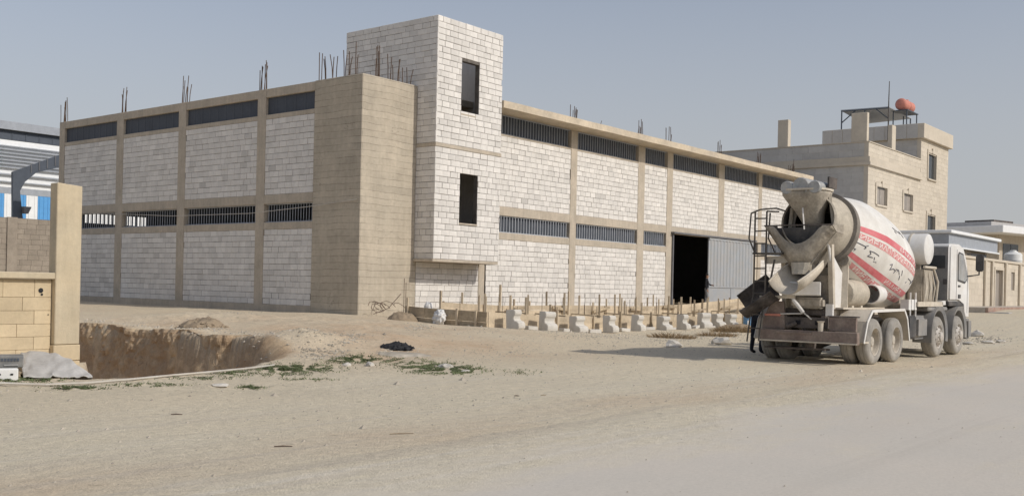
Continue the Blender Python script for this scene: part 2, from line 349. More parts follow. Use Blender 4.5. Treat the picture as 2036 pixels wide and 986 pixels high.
def ground_mat(name, road=False):
    m = bpy.data.materials.new(name); m.use_nodes = True; t = m.node_tree; L = t.links.new; p = t.nodes['Principled BSDF']
    p.inputs['Roughness'].default_value = .95; p.inputs['Specular IOR Level'].default_value = .15
    tc = nod(t, 'ShaderNodeTexCoord'); mp = nod(t, 'ShaderNodeMapping'); mp.inputs['Rotation'].default_value = (0, 0, -ROT); L(tc.outputs['Object'], mp.inputs[0])
    def N(sc, det=6, ro=.6, st=None):
        n = nod(t, 'ShaderNodeTexNoise'); n.inputs['Scale'].default_value = sc; n.inputs['Detail'].default_value = det; n.inputs['Roughness'].default_value = ro
        if st:
            g = nod(t, 'ShaderNodeMapping'); g.inputs['Scale'].default_value = st; L(mp.outputs[0], g.inputs[0]); L(g.outputs[0], n.inputs['Vector'])
        else: L(mp.outputs[0], n.inputs['Vector'])
        return n.outputs['Fac']
    def mr(o, lo, hi, a=.3, b=.7):
        n = nod(t, 'ShaderNodeMapRange'); n.inputs[1].default_value = a; n.inputs[2].default_value = b; n.inputs[3].default_value = lo; n.inputs[4].default_value = hi; L(o, n.inputs[0]); return n.outputs[0]
    def mix(f, a, b, typ='MIX'):
        n = nod(t, 'ShaderNodeMix'); n.data_type = 'RGBA'; n.blend_type = typ
        if isinstance(f, float): n.inputs[0].default_value = f
        else: L(f, n.inputs[0])
        for i, c in ((6, a), (7, b)):
            if isinstance(c, tuple): n.inputs[i].default_value = (*c, 1)
            else: L(c, n.inputs[i])
        return n.outputs[2]
    def mul(a, b):
        n = nod(t, 'ShaderNodeMath', operation='MULTIPLY'); L(a, n.inputs[0]); L(b, n.inputs[1]) if not isinstance(b, float) else setattr(n.inputs[1], 'default_value', b); return n.outputs[0]
    def A(k): return nod(t, 'ShaderNodeAttribute', attribute_name=k).outputs['Fac']
    c = mix(mr(N(.35, 6), 0, 1), (.685, .59, .435), (.64, .56, .42))
    c = mix(mul(A('dusty'), mr(N(.6, 5, .6, (.35, 1.4, 1)), .3, 1)), c, (.70, .63, .485))
    c = mix(mul(A('red'), mr(N(1.5, 5), .45, 1.0)), c, (.56, .415, .28))
    c = mix(mul(A('cut'), mr(N(2.2, 5, .6, (1, 1, .6)), .6, 1)), c, mix(mr(N(1.6, 6, .65), 0, 1, .5, .62), (.43, .30, .185), (.62, .455, .28)))  # lighter ochre patches: sunlit crumbly soil put into the cut bank's colour
    # tyre tracks and scuffs along the road
    tr = mr(N(.8, 7, .7, (.10, 2.6, 1)), 0, .55, .50, .66)
    c = mix(mul(tr, A('dusty')), c, (.53, .465, .38))
    tr2 = mr(N(1.3, 4, .6, (.035, 3.0, 1)), 0, .6, .55, .68)
    c = mix(mul(tr2, A('dusty')), c, (.70, .64, .54))
    if road:
        rc = mix(mr(N(.5, 5), 0, 1), (.60, .545, .47), (.56, .52, .455))
        rc = mix(mr(N(.35, 6, .6, (.25, 1.6, 1)), 0, .5, .5, .7), rc, (.58, .515, .43))
        rc = mix(mr(N(1.1, 5, .6, (.04, 2.2, 1)), 0, .5, .55, .7), rc, (.51, .465, .40))
        ae = nod(t, 'ShaderNodeMath', operation='ADD'); L(A('edge'), ae.inputs[0]); L(mr(N(.9, 8, .7, (.4, 1, 1)), -.4, .4), ae.inputs[1]); ef = mr(ae.outputs[0], 0, 1, .1, .9)
        c = mix(ef, rc, c)
    grain = mul(mr(N(9, 6, .7), .84, 1.12), mr(N(45, 3, .7), .86, 1.12))
    spots = mr(N(6, 3, .5), 1, .72, .66, .74)
    g = mul(grain, spots)
    if road:
        gm = nod(t, 'ShaderNodeMix'); L(ef, gm.inputs[0]); L(mr(N(30, 5, .75), .92, 1.07), gm.inputs[2]); L(g, gm.inputs[3]); g = gm.outputs[0]
    cc = nod(t, 'ShaderNodeCombineColor'); [L(g, cc.inputs[i]) for i in range(3)]
    c = mix(1.0, c, cc.outputs[0], 'MULTIPLY'); L(c, p.inputs['Base Color'])
    ad = nod(t, 'ShaderNodeMath', operation='ADD'); L(N(5, 8, .7), ad.inputs[0]); L(mul(N(40, 4, .7), .35), ad.inputs[1])
    bn = nod(t, 'ShaderNodeBump'); bn.inputs['Strength'].default_value = .6; bn.inputs['Distance'].default_value = .07
    if road: L(mr(ef, .10, .6, 0, 1), bn.inputs['Strength'])
    L(ad.outputs[0], bn.inputs['Height']); L(bn.outputs[0], p.inputs['Normal'])
    return m
M['ground'] = ground_mat('ground'); M['road'] = ground_mat('road', True)
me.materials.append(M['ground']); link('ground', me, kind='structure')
# road: a dusty asphalt sheet along the front, its near verge beyond the camera
V = []; edge = []; bs = steps([(-70, -30, 4), (-30, 12, .5), (12, 60, 2), (60, 400, 40)]); os_ = steps([(19.2, 21.5, .12), (21.5, 26.5, .5), (26.5, 27.6, .2)])
for b in bs:
    for o in os_:
        e = 0
        oo = o
        if o == os_[0]: oo = o + .35 * nz(b * .35, 1.3) + .25 * nz(b * 1.4, 5.3) + .1 * nz(b * 4, 2)
        if o == os_[-1]: oo = o + .35 * nz(b * .4, 7.7)
        p = BL(b, oo); V.append((p.x, p.y, terrain(p.x, p.y)[0] - .05 + .075 * sm(19.0, 20.3, oo) * (1 - sm(26.6, 27.6, oo))))
        edge.append(max(0, min(1, 1.5 - (o - 19.2) / 2.0 + .3 * nz(b * .35, o * 1.5)), min(1, (o - 24.6) / 2.2 + .6 * nz(b * .3, o))))
n2 = len(os_); me = bpy.data.meshes.new('road'); me.from_pydata(V, [], [(i * n2 + j, i * n2 + j + 1, (i + 1) * n2 + j + 1, (i + 1) * n2 + j) for i in range(len(bs) - 1) for j in range(n2 - 1)])
at = me.attributes.new('edge', 'FLOAT', 'POINT'); at.data.foreach_set('value', edge)
at = me.attributes.new('dusty', 'FLOAT', 'POINT'); at.data.foreach_set('value', [sm(13, 19.5, toB(Vector(v))[1] + 2.5 * nz(v[0] * .25, v[1] * .25, 6)) for v in V])
at = me.attributes.new('red', 'FLOAT', 'POINT'); at.data.foreach_set('value', [min(1, max(0, .5 * math.exp(-((toB(Vector(v))[1] - 19.3) / .9) ** 2) * (.8 + .7 * nz(v[0] * .6, v[1] * .6, 4)))) for v in V])
bm = bmesh.new(); bm.from_mesh(me); bmesh.ops.recalc_face_normals(bm, faces=bm.faces)
if sum(f.normal.z for f in bm.faces) < 0: bmesh.ops.reverse_faces(bm, faces=bm.faces)
bm.to_mesh(me); bm.free()
me.polygons.foreach_set('use_smooth', [True] * len(me.polygons)); me.materials.append(M['road']); link('road', me, kind='structure')
def gz(p): return terrain(p.x, p.y)[0]
# the cut earth bank on the far side of the pit
path = [Vector((-5.9, 22.87, 0)), Vector((-8, 24.55, 0)), Vector((-12, 27.75, 0)), Vector((-16, 30.9, 0))]
V = []; NU, NV = 340, 34
lens = [(b_ - a_).length for a_, b_ in zip(path, path[1:])]; tot = sum(lens)
for i in range(NU + 1):
    d_ = tot * i / NU; k = 0
    while k < len(lens) - 1 and d_ > lens[k]: d_ -= lens[k]; k += 1
    p = path[k].lerp(path[k + 1], d_ / lens[k]); u = tot * i / NU; back = p + BX * .55; zt = gz(back) + .004; low = .45 * sm(0, 2.2, u) + .1
    rag = (.16 * nz(u * .7, 3.1) + .08 * nz(u * 2.1, 5.5)) * sm(0, 1, u) - .5 * (1 - sm(0, .8, u))
    for j in range(NV + 1):
        f = j / NV; z = zt - (zt + 1.85) * max(0, f - .12) / .88
        o_ = -.55 + (.60 + rag) * min(1, f / .12) if f < .12 else .05 + rag + .30 * (f - .12)
        top = 1 - sm(.25, .55, f + .25 * nz(u * .8, 9.2)); q3 = noise.noise(Vector((u * 1.3, z * 1.6, 2))) * .10 + noise.noise(Vector((u * 3.6, z * 3.4, 5))) * .07 + noise.noise(Vector((u * 9, z * 8, 7))) * (.012 + .05 * top)
        pf = p - BX * (o_ + q3 * sm(0, .14, f)); V.append((pf.x, pf.y, z))
me = bpy.data.meshes.new('pit_face'); me.from_pydata(V, [], [(i * (NV + 1) + j, i * (NV + 1) + j + 1, (i + 1) * (NV + 1) + j + 1, (i + 1) * (NV + 1) + j) for i in range(NU) for j in range(NV)])
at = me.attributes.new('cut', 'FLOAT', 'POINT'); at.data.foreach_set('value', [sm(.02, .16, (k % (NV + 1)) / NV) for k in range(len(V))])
at = me.attributes.new('red', 'FLOAT', 'POINT'); at.data.foreach_set('value', [.25] * len(V))
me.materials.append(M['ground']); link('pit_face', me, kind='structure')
def on(p, dz=0): return Vector((p.x, p.y, gz(p) + dz))
def gpt(x, y):     # photo pixel to a point on the terrain
    z = 0
    for _ in range(12): p = gnd(x, y, z); z = .5 * z + .5 * gz(p)
    return on(p)
#@@PART2
# ------------------------------------------------------------------ warehouse
WH = thing('unfinished_warehouse', C0, ROT, 'long unfinished warehouse of white blocks with grey concrete frame and square stair tower', 'warehouse')
FR = {'left': lambda u, z, d: (-d, u, z), 'right': lambda u, z, d: (u, -d, z), 'tface': lambda u, z, d: (u, -1.0 - d, z), 'tside': lambda u, z, d: (2.72 - d, u, z)}
FN = {'left': -BX, 'right': AX * -1, 'tface': AX * -1, 'tside': -BX}
def fbox(mb, fr, u0, u1, z0, z1, d0, d1, mi=0):
    f = FR[fr]; P = [f(u, z, d) for d in (d0, d1) for u, z in ((u0, z0), (u1, z0), (u1, z1), (u0, z1))]
    return mb.add(P, [(0, 3, 2, 1), (4, 5, 6, 7), (0, 1, 5, 4), (1, 2, 6, 5), (2, 3, 7, 6), (3, 0, 4, 7)], mi)
def cells(u0, u1, z0, z1, holes):
    us = sorted({u0, u1, *[h[i] for h in holes for i in (0, 1)]}); zs = sorted({z0, z1, *[h[i] for h in holes for i in (2, 3)]})
    for i in range(len(us) - 1):
        for j in range(len(zs) - 1):
            cu, cz = (us[i] + us[i + 1]) / 2, (zs[j] + zs[j + 1]) / 2
            if not any(h[0] < cu < h[1] and h[2] < cz < h[3] for h in holes): yield us[i], us[i + 1], zs[j], zs[j + 1]
BLOCKS = []
def lay(fr, u0, u1, z0, z1, holes=(), L0=.41, H0=.2175, jt=.0135, dd=0.0):
    nrow = max(1, round((z1 - z0) / H0)); h = (z1 - z0) / nrow
    for r in range(nrow):
        za, zb = z0 + r * h, z0 + (r + 1) * h
        u = u0 - (L0 * random.uniform(.4, .6) if r % 2 else L0 * random.uniform(0, .12))
        while u < u1 - .02:
            wl = L0 * (random.uniform(.94, 1.06) if random.random() > .12 else random.choice((.55, .75, 1.25)))
            segs = [(max(u, u0), min(u + wl, u1))]; u += wl
            for hh in holes:
                if hh[2] < (za + zb) / 2 < hh[3]:
                    ns = []
                    for a, c in segs:
                        if c <= hh[0] or a >= hh[1]: ns.append((a, c)); continue
                        if a < hh[0]: ns.append((a, hh[0]))
                        if c > hh[1]: ns.append((hh[1], c))
                    segs = ns
            for a, c in segs:
                if c - a < .06: continue
                j = jt * random.choice((.35, .55, .8, 1, 1.2, 1.5))
                BLOCKS.append((fr, a + j / 2, c - j / 2, za + jt * random.uniform(.2, .7), zb - jt * random.uniform(.2, .7), dd + random.uniform(-.006, .006)))
Z1a, Z1b, ZS, ZW, ZU, ZUb = .67, 3.50, 3.77, 4.47, 4.82, 7.70
core = MB()
# left facade bays
LB = [(2.52, 5.33), (5.83, 10.56), (11.07, 15.30), (15.83, 20.40)]
LC = [(5.33, 5.83), (10.56, 11.07), (15.30, 15.83), (20.40, 20.86)]
for u0, u1 in LB:
    lay('left', u0, u1, Z1a, Z1b); lay('left', u0, u1, ZU, ZUb)
    fbox(core, 'left', u0, u1, Z1a, Z1b, -.2, -.02); fbox(core, 'left', u0, u1, ZU, ZUb, -.2, -.02)
RB = [(6.9, 12.62), (13.1, 18.30), (18.9, 21.1)]; RB2 = [(21.66, 26.72), (27.38, 31.78), (32.22, 36.6)]
RC = [(12.62, 13.1), (18.3, 18.9), (21.1, 21.66), (26.72, 27.38), (31.78, 32.22), (36.6, 37.05)]
for u0, u1 in RB + [(32.22, 36.6)]:
    lay('right', u0, u1, .45, 3.45); fbox(core, 'right', u0, u1, .3, 3.45, -.2, -.02)
for u0, u1 in RB + RB2:
    lay('right', u0, u1, 4.80, 7.68); fbox(core, 'right', u0, u1, 4.80, 7.68, -.2, -.02)
lay('right', 2.86, 6.45, .45, 2.38); fbox(core, 'right', 2.86, 6.45, .3, 2.38, -.2, -.02)
# tower
TH_ = [(4.08, 5.09, 7.98, 9.95), (4.10, 5.12, 3.88, 5.78)]
lay('tface', 2.72, 6.48, 2.49, 6.60, TH_, L0=.43); lay('tface', 2.72, 6.48, 6.74, 11.38, TH_, L0=.43)
for c in cells(2.75, 6.45, 2.40, 11.36, TH_): fbox(core, 'tface', *c, -.22, -.02)
lay('tside', -1.0, -.02, 2.49, 6.60, L0=.43); lay('tside', -1.0, -.02, 6.74, 8.86, L0=.43); lay('tside', -1.0, 3.92, 8.86, 11.38, L0=.43)
fbox(core, 'tside', -.78, -.02, 2.40, 8.86, -.22, -.02); fbox(core, 'tside', -.78, 3.90, 8.865, 11.36, -.22, -.02)
core.build('wall_core', 'mortar', WH)
tw = MB(); tw.box(6.26, 6.46, -.78, 3.9, 2.4, 11.36); tw.box(2.95, 6.25, 3.7, 3.9, 2.4, 11.36)
tw.build('tower_rear_wall', 'block_far', WH)
tf = MB(); tf.box(2.97, 6.24, -.77, 3.68, 6.60, 6.74); tf.build('tower_floor', 'concrete', WH)
# choose the 300 blocks that show largest as parts, join the rest
def area(bk):
    fr, a, c, z0, z1, _ = bk; l = FR[fr]((a + c) / 2, (z0 + z1) / 2, 0); p = C0 + BX * l[0] + AX * l[1] + Vector((0, 0, l[2])); v = p - EYE
    return (c - a) * (z1 - z0) * max(0, -v.normalized().dot(FN[fr])) / v.length_squared
BLOCKS.sort(key=area, reverse=True)
def blockmesh(mb, fr, a, c, z0, z1, dd, off=(0, 0), tint=1.0):
    f = FR[fr]; ch = .009; um, zm = off
    P = [f(u - um, z - zm, d) for u, z, d in ((a, z0, dd - .07), (c, z0, dd - .07), (c, z1, dd - .07), (a, z1, dd - .07), (a, z0, dd - ch), (c, z0, dd - ch), (c, z1, dd - ch), (a, z1, dd - ch),
         (a + ch, z0 + ch, dd), (c - ch, z0 + ch, dd), (c - ch, z1 - ch, dd), (a + ch, z1 - ch, dd))]
    F_ = [(0, 1, 5, 4), (1, 2, 6, 5), (2, 3, 7, 6), (3, 0, 4, 7), (4, 5, 9, 8), (5, 6, 10, 9), (6, 7, 11, 10), (7, 4, 8, 11), (8, 9, 10, 11)]
    mb.add(P, F_, 0, tint)
cache = {}
for bk in BLOCKS[:300]:
    fr, a, c, z0, z1, dd = bk
    key = (fr, round((c - a) / .02), round((z1 - z0) / .008))
    if key not in cache:
        mb = MB(); blockmesh(mb, fr, a, c, z0, z1, 0, ((a + c) / 2, (z0 + z1) / 2)); cache[key] = mb.mesh('block', [M['block']])
    o = link('block', cache[key], WH); l = FR[fr]((a + c) / 2, (z0 + z1) / 2, dd); l0 = FR[fr](0, 0, 0)
    base = {'left': (0, 0), 'right': (0, 0), 'tface': (0, 1.0), 'tside': (-2.72, 0)}[fr]
    o.location = (l[0] + base[0], l[1] + base[1], l[2])
rest = MB()
for bk in BLOCKS[300:]:
    tn = random.gauss(.97, .045)
    if random.random() < .03: tn *= .84
    blockmesh(rest, *bk, tint=max(.7, min(1.08, tn)))
rest.build('block_masonry', 'block_far', WH, kind='stuff', recalc=True)
# concrete frame
def cpart(name, mt, fr, u0, u1, z0, z1, d0=-.27, d1=.012, bev=.012):
    mb = MB(); fbox(mb, fr, u0, u1, z0, z1, d0, d1); return mb.build(name, mt, WH, bevel=bev)
for u0, u1 in LC: cpart('column', 'concrete', 'left', u0, u1, -.2, 8.86, d1=.02)
for u0, u1 in LB:
    cpart('plinth_beam', 'concrete', 'left', u0 + .002, u1 - .002, -.2, Z1a, d1=.014)
    cpart('sill_beam', 'concrete', 'left', u0 + .002, u1 - .002, Z1b, ZS); cpart('beam', 'concrete', 'left', u0 + .002, u1 - .002, ZW, ZU)
    cpart('window_sill', 'concrete', 'left', u0 + .002, u1 - .002, ZUb, 7.87, d1=.006); cpart('roof_beam', 'concrete', 'left', u0 + .002, u1 - .002, 8.53, 8.86)
for u0, u1 in RC: cpart('column', 'concrete', 'right', u0, u1, -.2, 8.55, d1=.02)
for i, (u0, u1) in enumerate(RB + RB2):
    if i < 3 or i == 5:
        cpart('sill_beam', 'concrete', 'right', u0 + .002, u1 - .002, 3.45, 3.74); cpart('plinth_beam', 'concrete', 'right', u0 + .002, u1 - .002, -.2, .45)
    cpart('beam', 'concrete', 'right', u0 + .002, u1 - .002, 4.43, 4.80); cpart('window_sill', 'concrete', 'right', u0 + .002, u1 - .002, 7.68, 7.76, d1=.006)
# corner shear wall
mb = MB(); mb.box(-.02, 2.84, -.02, .28, -.2, 8.86); mb.box(-.02, .27, .28, 2.52, -.2, 8.86)
mb = MB(); mb.prism([(-.02, -.02), (2.84, -.02), (2.84, .28), (.27, .28), (.27, 2.518), (-.02, 2.518)], 'z', -.2, 8.88)
mb.build('corner_concrete_wall', 'concrete_board', WH, bevel=.02)
# tower trims
mb = MB(); mb.box(2.66, 6.40, -1.03, 0.24, 2.385, 2.485); mb.build('tower_slab', 'concrete', WH, bevel=.01)
mb = MB(); mb.box(2.705, 6.485, -1.02, -.79, 6.60, 6.735); mb.box(2.705, 2.93, -.788, -.03, 6.60, 6.735); mb.build('tower_band', 'concrete', WH, bevel=.008)
mb = MB(); mb.prism([(6.43, -.03), (6.80, -.03), (6.80, .2), (6.43, .2)], 'z', .1, 2.384); mb.build('tower_post', 'concrete', WH, bevel=.02)
# window reveals on tower
for h in TH_:
    mb = MB(); fbox(mb, 'tface', h[0] - .02, h[1] + .02, h[2] - .06, h[2], -.21, .004); mb.build('window_sill', 'concrete', WH)
# roof slab with overhang
rf = MB(); rf.box(.29, 36.9, .29, 20.5, 8.6, 8.84); rf.build('roof', 'concrete', WH)
nseg = 60; P = []
for i in range(nseg + 1):
    x = 6.52 + (37.35 - 6.52) * i / nseg; wv = .012 * nz(x * .9, 2.2); wz = .012 * nz(x * .6, 8.1)
    P += [(x, .02, 8.555), (x, -1.06 + wv, 8.555 + wz), (x, -1.06 + wv + .01 * nz(x * 3, 1), 8.835 + wz + .008 * nz(x * 4, 4)), (x, .02, 8.86)]
sl = MB(); sl.add(P, [(i * 4 + k, i * 4 + (k + 1) % 4, i * 4 + 4 + (k + 1) % 4, i * 4 + 4 + k) for i in range(nseg) for k in range(4)] + [(0, 1, 2, 3), (nseg * 4 + 3, nseg * 4 + 2, nseg * 4 + 1, nseg * 4)])
sl.build('roof_overhang', 'slab', WH)
# strip windows
def sheet(fr, u0, u1, z0, z1, d=-.15, pitch=.22):
    mb = MB(); f = FR[fr]; n = int((u1 - u0) / pitch); P = []
    for i in range(n + 1):
        ua = u0 + (u1 - u0) * i / n
        for du, dd in ((0, 0), (.04, .012), (.09, .012), (.13, 0)):
            if ua + du <= u1: P.append((ua + du, d + dd))
    V = [f(u, z, dd) for u, dd in P for z in (z0, z1)]
    mb.add(V, [(2 * i, 2 * i + 2, 2 * i + 3, 2 * i + 1) for i in range(len(P) - 1)])
    return mb.build('window_sheet', 'sheet', WH)
def bars(fr, u0, u1, z0, z1, pitch=.165, d=-.06, r=.013, frame=True):
    mb = MB(); n = int((u1 - u0) / pitch)
    for i in range(1, n): fbox(mb, fr, u0 + (u1 - u0) * i / n - r, u0 + (u1 - u0) * i / n + r, z0 + .02, z1 - .02, d - r, d + r)
    if frame:
        fbox(mb, fr, u0 + .002, u1 - .002, z0 + .001, z0 + .035, d - .02, d + .02); fbox(mb, fr, u0 + .002, u1 - .002, z1 - .035, z1 - .001, d - .02, d + .02)
    return mb.build('window_bars', 'bar', WH)
for i, (u0, u1) in enumerate(LB):
    sheet('left', u0, u1, 7.87, 8.53, -.10, .5)
    bars('left', u0, u1, ZS, ZW, .17 if i else .15, d=-.12, r=.010)
for i, (u0, u1) in enumerate(RB + RB2):
    if i < 3 or i == 5: sheet('right', u0, u1, 3.74, 4.43, -.17, .3); bars('right', u0, u1, 3.74, 4.43, .19, r=.016)
    sheet('right', u0, u1, 7.76, 8.56, -.17, .3); bars('right', u0, u1, 7.76, 8.553, .19, d=-.09, r=.009)  # right windows are open bars; dark sheet paints the unlit interior behind them
# far side of the hall, its high slots open to the sky; floor
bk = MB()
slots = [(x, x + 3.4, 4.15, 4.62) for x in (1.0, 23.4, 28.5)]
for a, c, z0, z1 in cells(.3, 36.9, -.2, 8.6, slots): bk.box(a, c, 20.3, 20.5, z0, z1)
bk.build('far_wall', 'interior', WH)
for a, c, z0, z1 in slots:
    n = 16; fb = MB()
    for i in range(n): fb.box(a + (c - a) * i / n, a + (c - a) * i / n + .055, 20.35, 20.40, z0, z1)
    fb.build('far_window_bars', 'bar', WH)
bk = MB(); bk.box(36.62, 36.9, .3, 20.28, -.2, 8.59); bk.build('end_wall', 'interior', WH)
fl = MB(); fl.box(.3, 36.6, .02, 20.28, -.1, .70); fl.build('floor', 'concrete', WH)
ap = MB(); ap.box(21.2, 31.2, -1.25, -.02, -.2, .70); ap.build('door_step', 'concrete', WH, bevel=.02)
# sliding steel door
dl = MB(); dl.box(25.42, 30.80, -.16, -.10, .72, 4.40)
g = dl.build('sliding_door', 'gate', WH)
for i in range(14):
    x = 25.60 + i * .385; mb = MB(); mb.prism([(x, -.161), (x + .05, -.205), (x + .13, -.205), (x + .18, -.161)], 'z', 1.80, 4.30); mb.build('door_rib', 'gate', g)
mb = MB(); mb.box(25.42, 30.80, -.20, -.162, 4.301, 4.40); mb.box(25.42, 30.80, -.20, -.162, 1.72, 1.795); mb.box(25.42, 25.50, -.20, -.162, .72, 1.718); mb.box(30.72, 30.80, -.20, -.162, .72, 4.30); mb.box(28.1, 28.14, -.19, -.162, .72, 1.718)
mb.build('door_frame', 'gate', g)
mb = MB(); mb.box(21.55, 31.2, -.24, -.03, 4.44, 4.52); mb.build('door_rail', 'gate_rail', WH)
mb = MB(); mb.box(21.67, 21.76, -.10, .1, .70, 4.43); mb.build('door_jamb', 'gate_rail', WH)
mb = MB(); fbox(mb, 'right', 31.2, 31.77, 3.74, 4.42, -.2, -.1); mb.build('window_sheet', 'sheet', WH)
mb = MB(); fbox(mb, 'right', 30.85, 31.77, -.2, 3.73, -.2, -.03); mb.build('wall_infill', 'cream_plain', WH)
# starter bars on the roof
def bundle(x, y, z, n, spread, h, parent=WH, jit=.06):
    mb = MB()
    for i in range(n):
        bx_, by_ = x + random.uniform(-1, 1) * spread[0], y + random.uniform(-1, 1) * spread[1]; hh = h * random.uniform(.65, 1.15)
        tx, ty = random.gauss(0, jit), random.gauss(0, jit)
        mb.tube([(bx_, by_, z - .05), (bx_ + tx * .3, by_ + ty * .3, z + hh * .5), (bx_ + tx, by_ + ty, z + hh)], .0165, 5)
    return mb.build('rebar_bundle', 'rebar', parent)
for y in (20.6, 15.5, 10.85, 5.6): bundle(.1, y, 8.84, 7, (.1, .24), 1.05)
bundle(.12, 1.9, 8.86, 7, (.1, .5), 1.1); bundle(.12, .75, 8.86, 6, (.1, .4), 1.1); bundle(1.0, .12, 8.86, 7, (.45, .08), 1.05); bundle(2.1, .12, 8.86, 6, (.45, .08), .8)
for x in (12.9, 18.6, 21.4, 27.0, 32.0, 36.7): bundle(x, .12, 8.84, 6, (.24, .1), .95, jit=.03)
mb = MB(); mb.tube([(14.4, -.3, 8.86), (15.3, .2, 9.35)], .014, 5); mb.tube([(20.2, -.5, 8.87), (20.9, -.45, 8.95)], .014, 5); mb.build('rebar_bundle', 'rebar', WH)
# stored cartons inside the door
for i, (x, y, s_, h, lb) in enumerate([(22.6, 3.0, .55, .75, 'tall dark carton standing just inside the open warehouse door'), (23.3, 3.1, .5, .45, 'low brown carton beside the tall one inside the door')]):
    mb = MB(); mb.box(-s_, s_, -.35, .35, 0, h); o = mb.build('carton', 'carton', None, bevel=.01, label=lb, cat='carton', group='cartons inside the warehouse door'); p = BL(x, -y, .703); o.location = p; o.rotation_euler = (0, 0, ROT + .1 * i)
    fl_ = MB(); fl_.box(-s_ + .004, s_ - .004, -.04, .04, h + .001, h + .006); fl_.build('tape', 'bag', o)
# sagging service cable along the shaded wall
pts = [BL(-.25, -21, 4.62), BL(-.25, -11, 4.15), BL(-.25, -5.8, 4.12), BL(-.2, -2.5, 4.28), BL(-.08, -.1, 4.47)]
mb = MB(); mb.tube(pts, .012, 5); mb.build('service_cable', 'pipe', None, label='thin pale cable sagging along the shaded warehouse wall', cat='cable')
# ------------------------------------------------------------------ concrete mixer truck
TO = Vector((7.02, 23.38, 0)); TO.z = -.01
TR = thing('mixer_truck', TO, ROT, 'dusty white concrete mixer truck with red striped drum parked by the road', 'truck')
def T(pix, yt=None, xt=None):
    D = pdir(*pix); o = EYE - TO
    o = Vector((o.dot(BX), o.dot(AX), o.z)); D = Vector((D.dot(BX), D.dot(AX), D.z))
    k = (yt - o.y) / D.y if yt is not None else (xt - o.x) / D.x
    return o + D * k
# wheels
def wheel(x, side, y_out, wd, rear):
    sg = side; r = .515
    prof = [(0, .30), (-.012, .33), (-.004, .36), (.0, .44), (-.035, r - .02), (-.08, r), (-wd * .33, r), (-wd * .34, r - .012), (-wd * .38, r - .012), (-wd * .39, r), (-wd * .61, r), (-wd * .62, r - .012), (-wd * .66, r - .012), (-wd * .67, r), (-wd + .08, r), (-wd + .035, r - .02), (-wd, .44), (-wd + .01, .30)]
    mb = MB(); mb.lathe([(a * sg, q) for a, q in prof], (0, 0, 0), (0, 1, 0), 40); o = mb.build('wheel', 'tyre', TR, smooth=50); o.location = (x, y_out, r)
    rm = MB()
    if rear: pr = [(-.005, .31), (-.02, .285), (-.13, .27), (-.16, .21), (-.165, .12), (-.09, .115), (-.06, .09), (-.055, .0)]
    else: pr = [(-.005, .31), (-.03, .285), (-.06, .27), (-.01, .22), (.03, .18), (.035, .13), (.07, .12), (.09, .08), (.092, 0)]
    rm.lathe([(a * sg, q) for a, q in pr], (0, 0, 0), (0, 1, 0), 32); rm.build('rim', 'rim' if rear else 'rim_front', o, smooth=35)
    lg = MB()
    for k in range(10):
        a = 2 * math.pi * k / 10; yb = (-.165 if rear else .03) * sg
        lg.lathe([(0, .017), (.035 * sg, .015), (.035 * sg, .001)], (math.cos(a) * .165, yb, math.sin(a) * .165), (0, 1, 0), 6)
        if not rear: lg.lathe([(0, .026), (.004 * sg, .024), (.004 * sg, .001)], (math.cos(a + .3) * .235, -.012 * sg, math.sin(a + .3) * .235), (0, 1, 0), 8, mi=1)
    lg.build('wheel_nuts', ['rim', 'chassis'], o)
for x in (.02, 1.42):
    for sg in (-1, 1): wheel(x, sg, sg * 1.25, .29, True); wheel(x, sg, sg * .90, .29, True)
for x in (4.68, 6.45):
    for sg in (-1, 1): wheel(x, sg, sg * 1.25, .33, False)
for x in (.02, 1.42): mb = MB(); mb.tube([(x, -.85, .515), (x, -.3, .515), (x, 0, .515), (x, .3, .515), (x, .85, .515)], [.09, .09, .22, .09, .09], 12); mb.build('axle', 'chassis', TR, smooth=True)
for x in (4.68, 6.45): mb = MB(); mb.tube([(x, -.9, .5), (x, .9, .5)], .07, 8); mb.build('axle', 'chassis', TR, smooth=True)
mb = MB(); [mb.box(-.95, 7.1, s * .43 - .04, s * .43 + .04, .78, 1.06) for s in (-1, 1)]; [mb.box(x, x + .1, -.39, .39, .82, 1.0) for x in (-.9, .7, 2.2, 3.6, 5.2)]; mb.build('chassis_rail', 'chassis', TR)
mb = MB(); [mb.box(-.62, 4.9, s * .45 - .07, s * .45 + .07, 1.065, 1.20) for s in (-1, 1)]; mb.build('sub_frame', 'truck_dusty', TR, bevel=.01)
# rear mudguards: white edged folded plates over the tandem
for s in (-1, 1):
    pts = [(-.72, .50), (-.52, .95), (-.22, 1.19), (1.90, 1.21), (2.12, 1.0), (2.30, .48)]
    mb = MB()
    for (x0, z0), (x1, z1) in zip(pts, pts[1:]):
        n = Vector((-(z1 - z0), x1 - x0)).normalized() * .018
        ys = sorted((s * 1.255, s * .60)); mb.prism([(x0, z0), (x1, z1), (x1 + n.x, z1 + n.y), (x0 + n.x, z0 + n.y)], 'y', *ys)
    mb.box(-.70, -.40, min(s * .62, s * 1.25), max(s * .62, s * 1.25), .49, .53)
    mg = mb.build('mudguard', 'truck_dusty', TR)
    ed = MB()
    for (x0, z0), (x1, z1) in zip(pts, pts[1:]): ed.bar((x0, s * 1.262, z0), (x1, s * 1.262, z1), .015, .06)
    ed.build('mudguard_edge', 'truck_white', mg)
    br = MB(); br.box(-.60, 2.05, min(s * .53, s * .75), max(s * .53, s * .75), 1.215, 1.25); br.build('mudguard_bracket', 'truck_dusty', mg)
